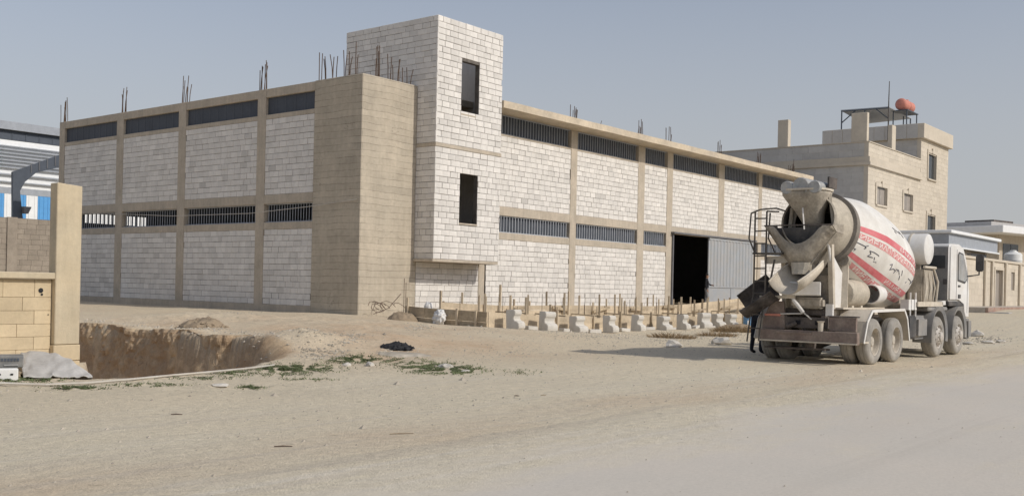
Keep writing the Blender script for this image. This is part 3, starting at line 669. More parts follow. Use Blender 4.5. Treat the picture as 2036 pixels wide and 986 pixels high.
# rear bumper and tail
mb = MB(); mb.box(-1.12, -.98, -1.26, .99, .47, .735); bp = mb.build('rear_bumper', 'maroon', TR, bevel=.012)
mb = MB(); mb.box(-1.15, -1.121, -.25, .55, .66, .70); mb.build('bumper_step', 'maroon', bp)
mb = MB(); mb.box(-1.135, -1.121, -1.26, .99, .475, .505); mb.build('bumper_lip', 'truck_dusty', bp)
mb = MB(); mb.prism([(.42, .74), (.97, .74), (.94, .95), (.82, 1.22), (.68, 1.36), (.46, 1.36)], 'x', -.98, -.92); mb.build('tail_panel', 'maroon', TR, bevel=.01)
mb = MB(); mb.box(-1.0, -.981, .52, .90, 1.03, 1.075); mb.build('tail_lamp', 'tank_red', TR)
mb = MB(); mb.box(-.98, -.9, -1.18, -.58, .74, 1.04); mb.build('tail_panel', 'maroon', TR, bevel=.01)
mb = MB(); mb.box(-1.0, -.8, -1.2, -.55, 1.045, 1.075); mb.build('tail_panel_top', 'chassis', TR, bevel=.01)
mb = MB(); mb.box(-.96, -.86, -.52, .50, .78, 1.02); cm = mb.build('rear_crossmember', 'chassis', TR, bevel=.01)
for y in (-.32, .12): mb = MB(); mb.box(-.975, -.961, y - .05, y + .05, .86, .95); mb.build('tow_eye', 'cloth_black', cm)
mb = MB(); mb.tube([(-1.05, -.43, .735), (-1.05, -.43, .92)], .06, 12); mb.lathe([(0, .06), (.02, .085), (.03, .085), (.03, .001)], (-1.05, -.43, .92), (0, 0, 1), 14); mb.build('filler_pipe', 'truck_dusty', TR, smooth=True)
mb = MB(); mb.tube([(-1.02, .35, .8), (-1.02, .20, .86), (-1.0, .15, .9)], .05, 8); mb.build('hose', 'chassis', TR, smooth=True)
mb = MB(); mb.box(-.85, -.55, -.45, .95, .30, .34); mb.box(-.8, -.7, -.2, 0, .34, .5); mb.build('tow_bracket', 'chassis', TR)
# drum pedestal at the rear
PR = [(-1.02, 2.62), (-.62, 2.30), (-.20, 2.02), (.10, 1.75), (.16, 1.21), (-.62, 1.21), (-.70, 1.80)]
for s in (-1, 1):
    mb = MB(); ys = sorted((s * .56, s * .52)); mb.prism(PR, 'y', *ys); pd = mb.build('pedestal_plate', 'truck_white', TR, bevel=.006)
    mb = MB(); mb.bar((-.86, s * .54, 2.62), (-.70, s * .54, 1.22), .10, .12); mb.build('pedestal_post', 'truck_dusty', pd)
mb = MB(); mb.box(-.66, -.50, -.515, .515, 1.21, 1.95); mb.build('pedestal_crossplate', 'cement_grey', TR, bevel=.01)
mb = MB(); c = Vector((-.92, .02, 1.64)); u = Vector((math.sin(R_(18)), -math.cos(R_(18)), 0)); n = Vector((-math.cos(R_(18)), -math.sin(R_(18)), .12))
mb.obox(c, u * .36, (0, 0, .15), n.normalized() * .10); mb.build('control_box', 'truck_white', TR, bevel=.015)
mb = MB(); mb.box(-.98, -.68, -.42, .30, 1.22, 1.46); mb.build('valve_block', 'cement_grey', TR, bevel=.05, seg=2)
for z in (1.02,): 
    mb = MB(); mb.box(-.80, -.60, -.5, .5, 1.065, 1.19); mb.build('slew_base', 'chassis', TR, bevel=.01)
mb = MB(); mb.box(-.98, -.90, -.66, -.50, 1.06, 1.32); mb.build('light_bracket', 'truck_white', TR, bevel=.006)
# drum
AL = .232; DR0 = Vector((-.041, 0, 2.967)); DAX = Vector((math.cos(AL), 0, -math.sin(AL))); DUP = Vector((math.sin(AL), 0, math.cos(AL)))
DP = [(0, .80), (.25, .888), (.5, .97), (.8, 1.048), (1.095, 1.112), (1.5, 1.14), (1.9, 1.152), (2.3, 1.155), (2.7, 1.142), (3.1, 1.105), (3.4, 1.055), (3.62, .98), (3.78, .86), (3.887, .70), (3.95, .4), (3.96, .001)]
def drad(s):
    for (a, r0), (b, r1) in zip(DP, DP[1:]):
        if a <= s <= b: return r0 + (r1 - r0) * (s - a) / (b - a)
    return .1
def dpt(s, phi, h=0):
    r = drad(s) + h; return DR0 + DAX * s + (DUP * math.cos(phi) + Vector((0, 1, 0)) * math.sin(phi)) * r
mb = MB(); mb.lathe([(s, r) for s, r in DP], DR0, DAX, 72, up=DUP); drum = mb.build('drum', 'drum', TR, smooth=30)
mb = MB(); mb.lathe([(-.16, .775), (-.15, .865), (.02, .875), (.03, .80)], DR0, DAX, 72, up=DUP); mb.build('roller_ring', 'ring_grey', drum, smooth=30)
mb = MB(); mb.lathe([(-.12, .79), (-.35, .735), (-.66, .64), (-.78, .60), (-.80, .58)], DR0, DAX, 64, up=DUP); cone = mb.build('drum_cone', 'drum_dirty', TR, smooth=40)
mb = MB(); mb.lathe([(-.80, .585), (-.83, .60), (-.80, .625), (-.74, .625)], DR0, DAX, 64, up=DUP); mb.build('mouth_ring', 'cement_grey', cone, smooth=40)
mb = MB(); mb.lathe([(-.80, .579), (-.60, .59), (-.3, .68), (-.05, .72), (.3, .74), (.3, .001)], DR0, DAX, 64, up=DUP); mb.build('drum_mouth_shade', 'plastic_and_shade', cone, smooth=40)  # inner lining near-black: the mouth's shade put into its colour
# spiral blades inside the mouth
mb = MB(); P = []
for k in range(60):
    a = k * .13; s = -.75 + k * .014; rr = .55
    for q in (rr, rr - .16): P.append(DR0 + DAX * s + (DUP * math.cos(a) + Vector((0, 1, 0)) * math.sin(a)) * q)
mb.add(P, [(2 * k, 2 * k + 2, 2 * k + 3, 2 * k + 1) for k in range(59)]); mb.build('spiral_blade', 'ring_grey', cone)
# painted bands along the drum
def band(name, mt, p0, p1, s0=.06, s1=3.55, h=.003, par=None):
    mb = MB(); n = 40; m = 5; P = [dpt(s0 + (s1 - s0) * i / n, R_(p0 + (p1 - p0) * j / m), h) for i in range(n + 1) for j in range(m + 1)]
    mb.add(P, [(i * (m + 1) + j, i * (m + 1) + j + 1, (i + 1) * (m + 1) + j + 1, (i + 1) * (m + 1) + j) for i in range(n) for j in range(m)])
    return mb.build(name, mt, par or drum, smooth=True)
def glyphs(p0, p1, s0, s1):
    mb = MB(); s = s0; lo, hi = min(p0, p1), max(p0, p1); H = hi - lo
    def st(sa, pa, sb, pb, wd=.022):
        d = Vector((sb - sa, R_(pb - pa) * 1.0)); 
        if d.length < 1e-4: return
        nn = Vector((-d.y, d.x)).normalized() * wd / 2; k = 3; P = []
        for i in range(k + 1):
            f = i / k; cs, cp = sa + (sb - sa) * f, R_(pa + (pb - pa) * f)
            for e in (-1, 1): P.append(dpt(min(3.6, cs + nn.x * e), cp + nn.y * e, .006))
        mb.add(P, [(2 * i, 2 * i + 2, 2 * i + 3, 2 * i + 1) for i in range(k)])
    while s < s1:
        typ = random.random(); ww = random.uniform(.09, .17); a, b = lo + H * .12, hi - H * .12
        if typ < .3: st(s, a, s, b); st(s, a, s + ww, b); st(s + ww, a, s + ww, b)
        elif typ < .55: st(s, a, s, b); st(s, b, s + ww, b); st(s + ww, a, s + ww, b)
        elif typ < .75: st(s, a, s + ww / 2, b); st(s + ww / 2, b, s + ww, a)
        else: st(s, a, s, b); st(s, (a + b) / 2, s + ww, (a + b) / 2); st(s, b, s + ww, b)
        s += ww + random.uniform(.05, .09)
    mb.build('painted_letters', 'pale_paint', drum)
for sg in (1, -1):
    band('painted_stripe', 'red', sg * -81, sg * -89); b1 = band('painted_stripe', 'red_pale', sg * -92, sg * -100)
    band('painted_stripe', 'red', sg * -123.5, sg * -131.5); band('painted_stripe', 'red_pale', sg * -134.8, sg * -143)
glyphs(-92, -100, .15, 3.4); glyphs(-81.5, -88.5, 1.9, 3.4); glyphs(-134.8, -143, .5, 2.9); glyphs(-124, -131, 1.8, 2.9)
# the black hand lettering, carried onto the drum surface
def hit(pix):
    D = pdir(*pix); o = EYE - TO; o = Vector((o.dot(BX), o.dot(AX), o.z)) - DR0; D = Vector((D.dot(BX), D.dot(AX), D.z)); k = 19.0
    while k < 32:
        p = o + D * k; s = p.dot(DAX)
        if 0 <= s <= 3.9:
            u, v = p.dot(DUP), p.y
            if math.hypot(u, v) <= drad(s): return s, math.atan2(v, u)
        k += .01
    return None
INK = [[(250, 412), (290, 432), (330, 452), (355, 446)], [(326, 450), (335, 466), (318, 470)], [(228, 462), (250, 474), (234, 486)], [(365, 488), (400, 500), (436, 524), (440, 532)], [(366, 488), (376, 514), (346, 530), (390, 542)],
       [(405, 540), (402, 562)], [(395, 574), (404, 578)], [(410, 580), (418, 582)], [(532, 602), (552, 597), (542, 620), (528, 642), (560, 634), (576, 650), (560, 668)], [(580, 638), (600, 645), (588, 658)], [(602, 645), (606, 682)], [(632, 648), (626, 690)],
       [(610, 690), (602, 724)], [(655, 748), (664, 742)], [(680, 714), (702, 740), (690, 762)], [(702, 740), (738, 746)], [(715, 728), (700, 752)], [(550, 300), (576, 324), (612, 350)], [(566, 328), (582, 346)], [(600, 330), (640, 384)]]
ik = MB()
for stt in INK:
    H = [hit((1640 + x / 4.11, 380 + y / 4.11)) for x, y in stt]
    if all(H):
        pp = []
        for h0, h1 in zip(H, H[1:]):
            for f in (0, .34, .67): pp.append(dpt(h0[0] + (h1[0] - h0[0]) * f, h0[1] + (h1[1] - h0[1]) * f, .002))
        pp.append(dpt(*H[-1], .002)); ik.tube(pp, .010, 5)
ik.build('hand_lettering', 'ink', drum)
# roller supports and side tank below the drum
for s in (-1, 1):
    mb = MB(); mb.lathe([(-.09, .001), (-.09, .13), (.09, .13), (.09, .001)], DR0 + Vector((0, s * .56, -.70)) + DAX * -.06, DAX, 20); mb.build('support_roller', 'cement_grey', TR, smooth=40)
    mb = MB(); mb.bar((-.15, s * .60, 1.21), (-.08, s * .58, 2.20), .14, .2); mb.build('roller_post', 'truck_dusty', TR)
mb = MB(); mb.lathe([(0, .001), (.03, .2), (.06, .30), (.10, .32), (1.02, .32), (1.09, .31), (1.15, .27), (1.19, .15), (1.20, .001)], (-.16, -.48, 1.56), (1, 0, 0), 32); tk = mb.build('side_water_tank', 'drum_dirty', TR, smooth=40)
for x in (.05, .6): mb = MB(); mb.box(x, x + .12, -.7, -.25, 1.21, 1.29); mb.build('tank_cradle', 'truck_dusty', tk)
mb = MB(); mb.lathe([(0, .20), (0, .22), (.10, .23), (.55, .20), (.62, .18), (.62, .001)], (.98, -.78, 1.56), (1, -.0, 0), 24); mb.build('chute_collar', 'truck_white', TR, smooth=40)
# front drum support with gearbox, pump and hoses
mb = MB(); mb.prism([(3.7, 1.21), (4.75, 1.21), (4.55, 1.9), (4.15, 2.3), (3.95, 2.3)], 'y', -.55, .55); mb.build('front_pedestal', 'cement_grey', TR, bevel=.02)
mb = MB(); mb.lathe([(0, .33), (.25, .33), (.3, .22), (.5, .2), (.5, .001)], DR0 + DAX * 3.93, DAX, 24); mb.build('gearbox', 'chassis', TR, smooth=40)
mb = MB(); mb.box(4.2, 5.0, -.98, -.56, 1.35, 2.22); mb.build('oil_cooler', 'cement_grey', TR, bevel=.04, seg=2)
mb = MB()
for k in range(7): mb.tube([(4.15 + k * .12, -1.0, 1.3), (4.2 + k * .12, -1.05 + .02 * (k % 3), 1.75), (4.25 + k * .1, -.98, 2.2)], .02, 6)
mb.tube([(4.1, -1.02, 2.27), (5.05, -1.02, 2.27)], .035, 8); mb.tube([(5.02, -1.05, 1.35), (5.08, -1.08, 1.9), (4.95, -1.0, 2.25)], .03, 8); mb.build('hydraulic_hoses', 'truck_dusty', TR, smooth=True)
mb = MB(); mb.box(3.1, 5.15, -1.18, -.6, 1.30, 1.34); mb.box(3.1, 5.15, -1.2, -1.17, 1.28, 1.40); mb.build('side_walkway', 'truck_dusty', TR)
mb = MB(); mb.obox((5.22, -1.1, 1.37), (.16, 0, 0), (0, .10, 0), (0, 0, .055)); mb.build('marker_plate', 'truck_white', TR, bevel=.008)
mb = MB(); [mb.tube([(x, -1.12, 1.05), (x, -1.12, 1.62)], .02, 6) for x in (2.75, 3.15)]; [mb.box(x, x + .16, -1.15, -.95, 1.2, 1.45) for x in (2.55, 2.78, 3.0)]; mb.build('valve_row', 'truck_white', TR)
# cross-mounted water tank behind the cab
mb = MB(); mb.lathe([(0, .001), (.02, .32), (.05, .385), (.09, .40), (1.86, .40), (1.90, .385), (1.93, .32), (1.95, .001)], (4.62, -1.02, 2.74), (0, 1, 0), 40); wt = mb.build('water_tank', 'truck_white', TR, smooth=40)
mb = MB(); [mb.lathe([(0, .401), (0, .412), (.05, .412), (.05, .401)], (4.62, y, 2.74), (0, 1, 0), 40) for y in (-.6, .5)]; mb.build('tank_strap', 'truck_dusty', wt)
mb = MB(); mb.box(4.35, 4.9, -.7, .7, 2.20, 2.345); mb.build('tank_cradle', 'cement_grey', wt)
# cab
CP = [(5.62, 1.42), (5.62, 2.86), (5.72, 2.93), (6.55, 2.95), (6.85, 2.90), (7.18, 2.55), (7.42, 2.05), (7.52, 1.6), (7.52, .95), (7.05, .95), (6.95, 1.30), (6.45, 1.42)]
mb = MB(); mb.prism(CP, 'y', -1.22, 1.22); cab = mb.build('cab', 'truck_white', TR, bevel=.05, seg=3, smooth=40)
mb = MB(); mb.box(5.606, 5.62, -1.17, 1.17, 1.45, 2.85); mb.build('cab_back_shade', 'plastic_grey', cab)  # grey over the white cab: shade of its rear face put into colour
mb = MB(); mb.box(5.592, 5.605, -1.10, -.35, 2.28, 2.62); mb.build('rear_window', 'glass', cab)
mb = MB(); mb.box(5.588, 5.604, -1.16, -1.06, 1.86, 2.0); mb.build('cab_vent', 'plastic_and_shade', cab)
for s in (-1, 1):
    ys = sorted((s * 1.222, s * 1.232)); mb = MB(); mb.prism([(6.32, 1.96), (6.30, 2.66), (6.42, 2.74), (6.80, 2.70), (7.10, 2.32), (7.24, 2.02), (7.0, 1.90)], 'y', *ys); wi = mb.build('side_window', 'plastic_and_shade', cab)
    ys = sorted((s * 1.2325, s * 1.24)); mb = MB(); mb.prism([(6.36, 2.0), (6.35, 2.64), (6.44, 2.70), (6.78, 2.66), (7.06, 2.30), (7.18, 2.04), (7.0, 1.95)], 'y', *ys); mb.build('window_glass', 'galv', wi)
    ys = sorted((s * 1.222, s * 1.236)); mb = MB(); mb.box(6.38, 6.58, *ys, 1.80, 1.85); mb.box(6.40, 6.62, *ys, 1.50, 1.60); mb.build('door_handle', 'plastic_and_shade', cab)
    mb = MB(); mb.box(6.22, 6.235, *sorted((s * 1.221, s * 1.226)), 1.45, 2.8); mb.box(7.28, 7.292, *sorted((s * 1.221, s * 1.226)), 1.1, 2.0); mb.build('door_seam', 'plastic_and_shade', cab)
    mb = MB(); mb.tube([(7.25, s * 1.2, 2.72), (7.35, s * 1.5, 2.70), (7.35, s * 1.5, 2.15), (7.2, s * 1.22, 2.10)], .022, 6); mr_ = mb.build('mirror_arm', 'plastic_and_shade', cab)
    mb = MB(); mb.box(7.27, 7.40, min(s * 1.42, s * 1.62), max(s * 1.42, s * 1.62), 2.24, 2.70); mb.build('mirror', 'plastic_and_shade', mr_, bevel=.03, seg=2)
mb = MB(); mb.box(7.35, 7.75, -1.24, 1.24, .38, .94); mb.build('front_bumper', 'plastic_grey', TR, bevel=.06, seg=2)
# front mudguards
for s in (-1, 1):
    for x, a0, a1 in ((4.68, R_(-12), R_(192)), (6.45, R_(-8), R_(188))):
        mb = MB(); n = 24; P = []; ro, ri = (.70, .60)
        for i in range(n + 1):
            a = a0 + (a1 - a0) * i / n
            for rr, yy in ((ri, 1.24), (ro, 1.27), (ro, .80), (ri, .80)): P.append((x + math.cos(a) * rr, s * yy, .53 + math.sin(a) * rr * 1.08))
        mb.add(P, [(4 * i + k, 4 * i + (k + 1) % 4, 4 * i + 4 + (k + 1) % 4, 4 * i + 4 + k) for i in range(n) for k in range(4)] + [(0, 1, 2, 3), (4 * n + 3, 4 * n + 2, 4 * n + 1, 4 * n)])
        mb.build('front_mudguard', 'plastic_grey', TR, smooth=40)
    mb = MB(); mb.box(3.95, 5.55, min(s * .82, s * 1.2), max(s * .82, s * 1.2), 1.16, 1.27); mb.build('mudguard_top', 'plastic_grey', TR, bevel=.03)
    mb = MB(); mb.box(5.66, 7.0, min(s * .82, s * 1.21), max(s * .82, s * 1.21), 1.285, 1.41); mb.build('cab_step', 'plastic_and_shade', TR, bevel=.02)
# side fuel tank and batteries
for s in (-1, 1):
    mb = MB(); mb.box(2.46, 3.0, min(s * .62, s * 1.2), max(s * .62, s * 1.2), .52, 1.06); mb.build('battery_box', 'plastic_and_shade', TR, bevel=.03, seg=2)
    mb = MB(); mb.box(3.02, 3.86, min(s * .60, s * 1.22), max(s * .60, s * 1.22), .48, 1.06); mb.build('fuel_tank', 'plastic_grey', TR, bevel=.09, seg=3, smooth=40)
# charge hopper
def ring4(z, x0, x1, y0, y1): return [(x0, y0, z), (x1, y0, z), (x1, y1, z), (x0, y1, z)]
def shell(name, rings, mt, par=TR, thick=.015, **k):
    mb = MB(); n = len(rings[0]); P = [p for r in rings for p in r]
    mb.add(P, [(i * n + k2, i * n + (k2 + 1) % n, (i + 1) * n + (k2 + 1) % n, (i + 1) * n + k2) for i in range(len(rings) - 1) for k2 in range(n)])
    o = mb.build(name, mt, par, recalc=False, **k); md = o.modifiers.new('s', 'SOLIDIFY'); md.thickness = thick; md.offset = 0; return o
def ell(z, cx, cy, rx, ry, n=20, e=3.2):
    out = []
    for k in range(n):
        a = 2 * math.pi * k / n; ca, sa = math.cos(a), math.sin(a)
        out.append((cx + rx * math.copysign(abs(ca) ** (2 / e), ca), cy + ry * math.copysign(abs(sa) ** (2 / e), sa), z))
    return out
HX = -.72
hop = shell('charge_hopper', [ell(3.80, HX, .08, .42, .50), ell(3.72, HX, .08, .42, .50), ell(3.55, HX + .04, .06, .36, .41), ell(3.38, HX + .08, .04, .29, .30), ell(3.15, HX + .16, 0, .23, .22), ell(2.95, HX + .26, -.02, .20, .17), ell(2.86, HX + .34, -.03, .17, .13)], 'cement_grey', smooth=50)
shell('hopper_rim', [ell(3.80, HX, .08, .44, .52), ell(3.845, HX, .08, .44, .52)], 'truck_dusty', hop, .03)
for i, (cy, rr) in enumerate(((.38, .15), (.06, .195), (-.25, .14))):
    mb = MB(); mb.lathe([(-.42, .001), (-.42, rr * .9), (-.40, rr), (.36, rr), (.40, rr * .9), (.40, .001)], (HX, cy, 3.80 + rr * .42), (1, 0, 0), 24); mb.build('splash_guard', 'galv', hop, smooth=40)
mb = MB(); mb.box(HX - .1, HX + .35, -.46, -.42, 3.86, 4.10); mb.build('hopper_side_plate', 'chassis', hop)
for s in (-1, 1):
    mb = MB(); mb.bar((HX + .05, s * .42, 3.74), (-.62, s * .54, 2.66), .05, .06); mb.build('hopper_strut', 'truck_dusty', TR)
mb = MB(); mb.bar((HX - .26, .02, 2.95), (HX - .30, .05, 3.42), .015, .03); mb.build('hopper_bracket', 'truck_white', TR)
# discharge collector: folded plates with a scooped rear edge
n = 16; P = []; outer = []
for i in range(n + 1):
    f = i / n; y = .84 - 1.52 * f
    zt = 3.02 - .40 * math.sin(math.pi * min(1, max(0, (f - .16) / .68))) ** .8 * (1 if .16 < f < .84 else 0)
    k_ = abs(f - .5) * 2; zb = 2.10 + .80 * max(0, k_ - .22) / .78
    P += [(-1.18 - .10 * (1 - k_), y, zt), (-1.06 + .10 * k_, y * (1 - .0), zb)]
mb = MB(); mb.add(P, [(2 * i, 2 * i + 2, 2 * i + 3, 2 * i + 1) for i in range(n)])
col_ = mb.build('collector_hopper', 'cement_grey', TR, recalc=False, smooth=30); md = col_.modifiers.new('s', 'SOLIDIFY'); md.thickness = .02
for s, y0 in ((1, .84), (-1, -.68)):
    mb = MB(); mb.add([(-1.18, y0, 3.02), (-.55, y0 * 1.02, 3.06), (-.50, y0 * .98, 2.86), (-.96, y0, 2.89)], [(0, 1, 2, 3)]); mb.add([(-.96, y0, 2.89), (-.50, y0 * .98, 2.86), (-.45, s * .22, 2.12), (-1.06, s * .20 + .07, 2.14)], [(0, 1, 2, 3)])
    o = mb.build('collector_side', 'cement_grey', col_, recalc=False); md = o.modifiers.new('s', 'SOLIDIFY'); md.thickness = .02
mb = MB(); mb.add([(-.86, .80, 3.00), (-.86, -.64, 3.00), (-.80, -.2, 2.1), (-.80, .3, 2.1)], [(0, 1, 2, 3)]); o = mb.build('collector_shade_back', 'plastic_and_shade', col_); md = o.modifiers.new('s', 'SOLIDIFY'); md.thickness = .02  # near-black back plate paints the shade inside the collector
mb = MB(); mb.bar((-1.19, .86, 3.03), (-1.19, -.70, 3.03), .03, .03); mb.build('collector_lip', 'chassis', col_)
shell('spout', [ell(2.22, -.86, .05, .30, .26, 16, 2.6), ell(2.05, -.92, .05, .26, .22, 16, 2.6), ell(1.96, -.97, .04, .24, .20, 16, 2.6)], 'drum_dirty', col_)
# swivel chute, half round, and its folded dark extension
def trough(name, pts, wds, mt, par=TR, th=.02, deep=.75, n=12, roll=0.0):
    mb = MB(); P = []
    pts = [Vector(p) for p in pts]
    for i, p in enumerate(pts):
        d = (pts[min(i + 1, len(pts) - 1)] - pts[max(0, i - 1)]).normalized(); sd_ = d.cross(Vector((0, 0, 1))).normalized(); up_ = sd_.cross(d)
        q_ = Matrix.Rotation(roll, 3, d); sd_ = q_ @ sd_; up_ = q_ @ up_
        for k in range(n + 1):
            a = math.pi * k / n; P.append(p + sd_ * math.cos(a) * wds[i] - up_ * math.sin(a) * wds[i] * deep)
    mb.add(P, [(i * (n + 1) + k, i * (n + 1) + k + 1, (i + 1) * (n + 1) + k + 1, (i + 1) * (n + 1) + k) for i in range(len(pts) - 1) for k in range(n)])
    o = mb.build(name, mt, par, smooth=60, recalc=False); md = o.modifiers.new('s', 'SOLIDIFY'); md.thickness = th; md.offset = 0
    ed = MB()
    for k in (0, n): ed.tube([P[i * (n + 1) + k] for i in range(len(pts))], .022, 6)
    ed.build('chute_rim', 'truck_dusty' if mt != 'chute_dark' else mt, o); return o
ca, cb_ = T((1606, 519), xt=-.92), T((1557, 560), xt=-1.72)
trough('swivel_chute', [ca, ca.lerp(cb_, .35), ca.lerp(cb_, .7), cb_], [.40, .44, .43, .38], 'truck_dusty', deep=.85)
ea, eb = T((1528, 562), xt=-.98), T((1468, 604), xt=-1.12)
trough('extension_chute', [ea, ea.lerp(eb, .5), eb], [.47, .46, .42], 'chute_dark', roll=R_(-30), deep=.9)
mb = MB(); mb.tube([(-1.02, .22, 1.40), (-1.02, -.02, 1.12)], .045, 10); mb.tube([(-1.02, .34, 1.54), (-1.02, .22, 1.40)], .022, 8); mb.build('chute_cylinder', 'truck_white', TR, smooth=True)
mb = MB(); mb.tube([(-1.0, -.02, 1.12), (-1.0, -.20, .98)], .014, 6); mb.tube([(-1.0, .02, 1.10), (-1.0, .52, 1.08)], .014, 6); mb.build('control_lever', 'truck_white', TR)
mb = MB(); mb.bar((-1.08, .98, 1.44), (-1.02, .18, 1.46), .06, .07); mb.build('chute_arm', 'truck_dusty', TR)
mb = MB(); mb.bar((-1.05, .9, 2.26), (-.9, .36, 2.30), .08, .16); mb.build('chute_arm', 'truck_dusty', TR)
mb = MB(); mb.tube([(-1.15, .62, 2.28), (-1.18, .72, 1.66)], .022, 6); mb.build('chute_stay', 'black_steel', TR)
# access ladder with guard hoop
mb = MB()
YA, YB = 1.12, .84
for y in (YA, YB): mb.tube([(-1.12, y, 3.36), (-1.12, y, 1.42)], .02, 6)
mb.tube([(-1.16, YA, 1.42), (-1.30, YA + .05, .44)], .018, 6); mb.tube([(-1.16, YB, 1.42), (-1.30, YB + .05, .46)], .018, 6)
for k in range(7): mb.tube([(-1.12, YA, 1.52 + k * .28), (-1.12, YB, 1.52 + k * .28)], .016, 6)
for k in range(3):
    f = k / 2.6; mb.tube([(-1.16 - .14 * f, YA + .05 * f, 1.36 - .8 * f), (-1.16 - .14 * f, YB + .05 * f, 1.36 - .8 * f)], .014, 6)
ld = mb.build('ladder', 'black_steel', TR, smooth=True)
mb = MB(); mb.tube([(-1.12, YA, 3.36), (-1.14, .98, 3.40), (-1.12, .62, 3.42), (-1.0, .46, 3.36)], .018, 6); mb.tube([(-1.12, YB, 3.36), (-1.12, .55, 3.34)], .018, 6); mb.tube([(-1.12, YB - .08, 3.32), (-1.1, .80, 2.75), (-1.0, .66, 2.40)], .018, 6)
mb.tube([(-1.12, 1.22, 3.32), (-1.2, 1.22, 2.75), (-1.12, YA, 2.45)], .018, 6); mb.tube([(-1.12, YA, 3.36), (-1.12, 1.22, 3.32)], .018, 6); mb.build('guard_rail', 'black_steel', ld, smooth=True)
mb = MB(); mb.box(-1.14, -.6, .45, 1.16, 2.40, 2.435); mb.build('ladder_platform', 'black_steel', ld)
# ------------------------------------------------------------------ cream stone house behind the truck
def RW(x, y, off):     # pixel to (along, height) on the upright plane off metres in front of the warehouse front
    D = pdir(x, y); n = AX; k = n.dot(C0 - AX * off - EYE) / n.dot(D); p = EYE + D * k; return (p - C0).dot(BX), p.z
def LW(x, y, b):       # pixel to (depth behind front, height) on the upright plane across at b
    D = pdir(x, y); k = BX.dot(C0 + BX * b - EYE) / BX.dot(D); p = EYE + D * k; return (p - C0).dot(AX), p.z
CB, CO = 41.53, 3.0
CR = thing('cream_house', BL(CB, CO), ROT, 'cream stone clad house with stair tower behind the mixer truck', 'house')
def clad(mb, axis, u0, u1, z0, z1, fixed, holes=(), L0=.75, H0=.30, sgn=-1, th=.014):
    rows = max(1, round((z1 - z0) / H0)); h = (z1 - z0) / rows
    for r in range(rows):
        za, zb = z0 + r * h + .004, z0 + (r + 1) * h - .004; u = u0 - (L0 * .5 if r % 2 else 0)
        while u < u1 - .02:
            wl = L0 * random.uniform(.85, 1.2); segs = [(max(u, u0), min(u + wl, u1))]; u += wl
            for hh in holes:
                if hh[2] < (za + zb) / 2 < hh[3]:
                    ns = []
                    for a, c in segs:
                        if c <= hh[0] or a >= hh[1]: ns.append((a, c)); continue
                        if a < hh[0]: ns.append((a, hh[0]))
                        if c > hh[1]: ns.append((hh[1], c))
                    segs = ns
            for a, c in segs:
                if c - a < .05: continue
                t = random.gauss(1, .035); f0, f1 = sorted((fixed, fixed + sgn * th))
                if axis == 'x': mb.box(a + .004, c - .004, f0, f1, za, zb, tint=t)
                else: mb.box(f0, f1, a + .004, c - .004, za, zb, tint=t)
W1, D1 = 10.75, 14.0
wins = [(1.62, 3.60, 7.47, 8.67), (7.05, 9.00, 7.47, 8.67), (1.62, 3.60, 3.6, 5.2), (7.05, 9.0, 3.6, 5.2)]
mb = MB()
for c in cells(0, W1, 0, 11.38, wins): mb.box(c[0], c[1], .032, .3, c[2], c[3])
mb.box(.03, .3, .302, D1, 0, 11.38); mb.box(.3, W1, D1 - .3, D1, 0, 11.0); mb.box(.302, W1, .302, D1 - .302, 10.2, 10.4); mb.build('wall', 'cream_plain', CR)
mb = MB(); clad(mb, 'x', 0, W1, 0.5, 9.87, .03, wins); clad(mb, 'x', 0, W1, 10.46, 11.36, .03, L0=.9, H0=.3); mb.build('stone_cladding', 'cream', CR, kind='stuff')
mb = MB(); clad(mb, 'y', .05, D1, 0.5, 9.87, .03, H0=.42, L0=1.0); clad(mb, 'y', .05, D1, 10.46, 11.36, .03, H0=.45, L0=1.1); mb.build('side_cladding', 'cream_grey', CR, kind='stuff')
mb = MB(); mb.prism([(-.12, -.16), (W1 - .01, -.16), (W1 - .01, .03), (.03, .03), (.03, D1), (-.12, D1)], 'z', 9.90, 10.10); mb.prism([(-.06, -.09), (W1 - .01, -.09), (W1 - .01, .03), (.03, .03), (.03, D1), (-.06, D1)], 'z', 10.101, 10.45); mb.build('cornice', 'cream_plain', CR)
mb = MB(); mb.prism([(-.03, -.04), (W1 - .01, -.04), (W1 - .01, .33), (.33, .33), (.33, D1), (-.03, D1)], 'z', 11.382, 11.44); mb.build('parapet_cap', 'cream_plain', CR)
def window(par, x0, x1, z0, z1, y=.03, mt='curtain'):
    mb = MB(); mb.box(x0, x1, y + .13, y + .16, z0, z1); wd = mb.build('window', 'steel_dark', par)
    mb = MB(); cx = (x0 + x1) / 2
    mb.box(x0 + .07, cx - .03, y + .115, y + .129, z0 + .07, z1 - .07); mb.box(cx + .03, x1 - .07, y + .115, y + .129, z0 + .07, z1 - .07); mb.build('pane', mt, wd)
    mb = MB(); mb.box(x0 - .12, x1 + .12, y - .13, y + .11, z0 - .10, z0 - .001); mb.build('sill', 'cream_plain', wd)
    mb = MB(); mb.box(x0 - .22, x0 - .005, y - .07, y - .031, z0, z1 + .22); mb.box(x1 + .005, x1 + .22, y - .07, y - .031, z0, z1 + .22); mb.box(x0 - .004, x1 + .004, y - .07, y - .031, z1 + .003, z1 + .22); mb.box((x0 + x1) / 2 - .1, (x0 + x1) / 2 + .1, y - .10, y - .071, z1 + .0, z1 + .42); mb.build('surround', 'cream_plain', wd)
for h in wins: window(CR, *h)
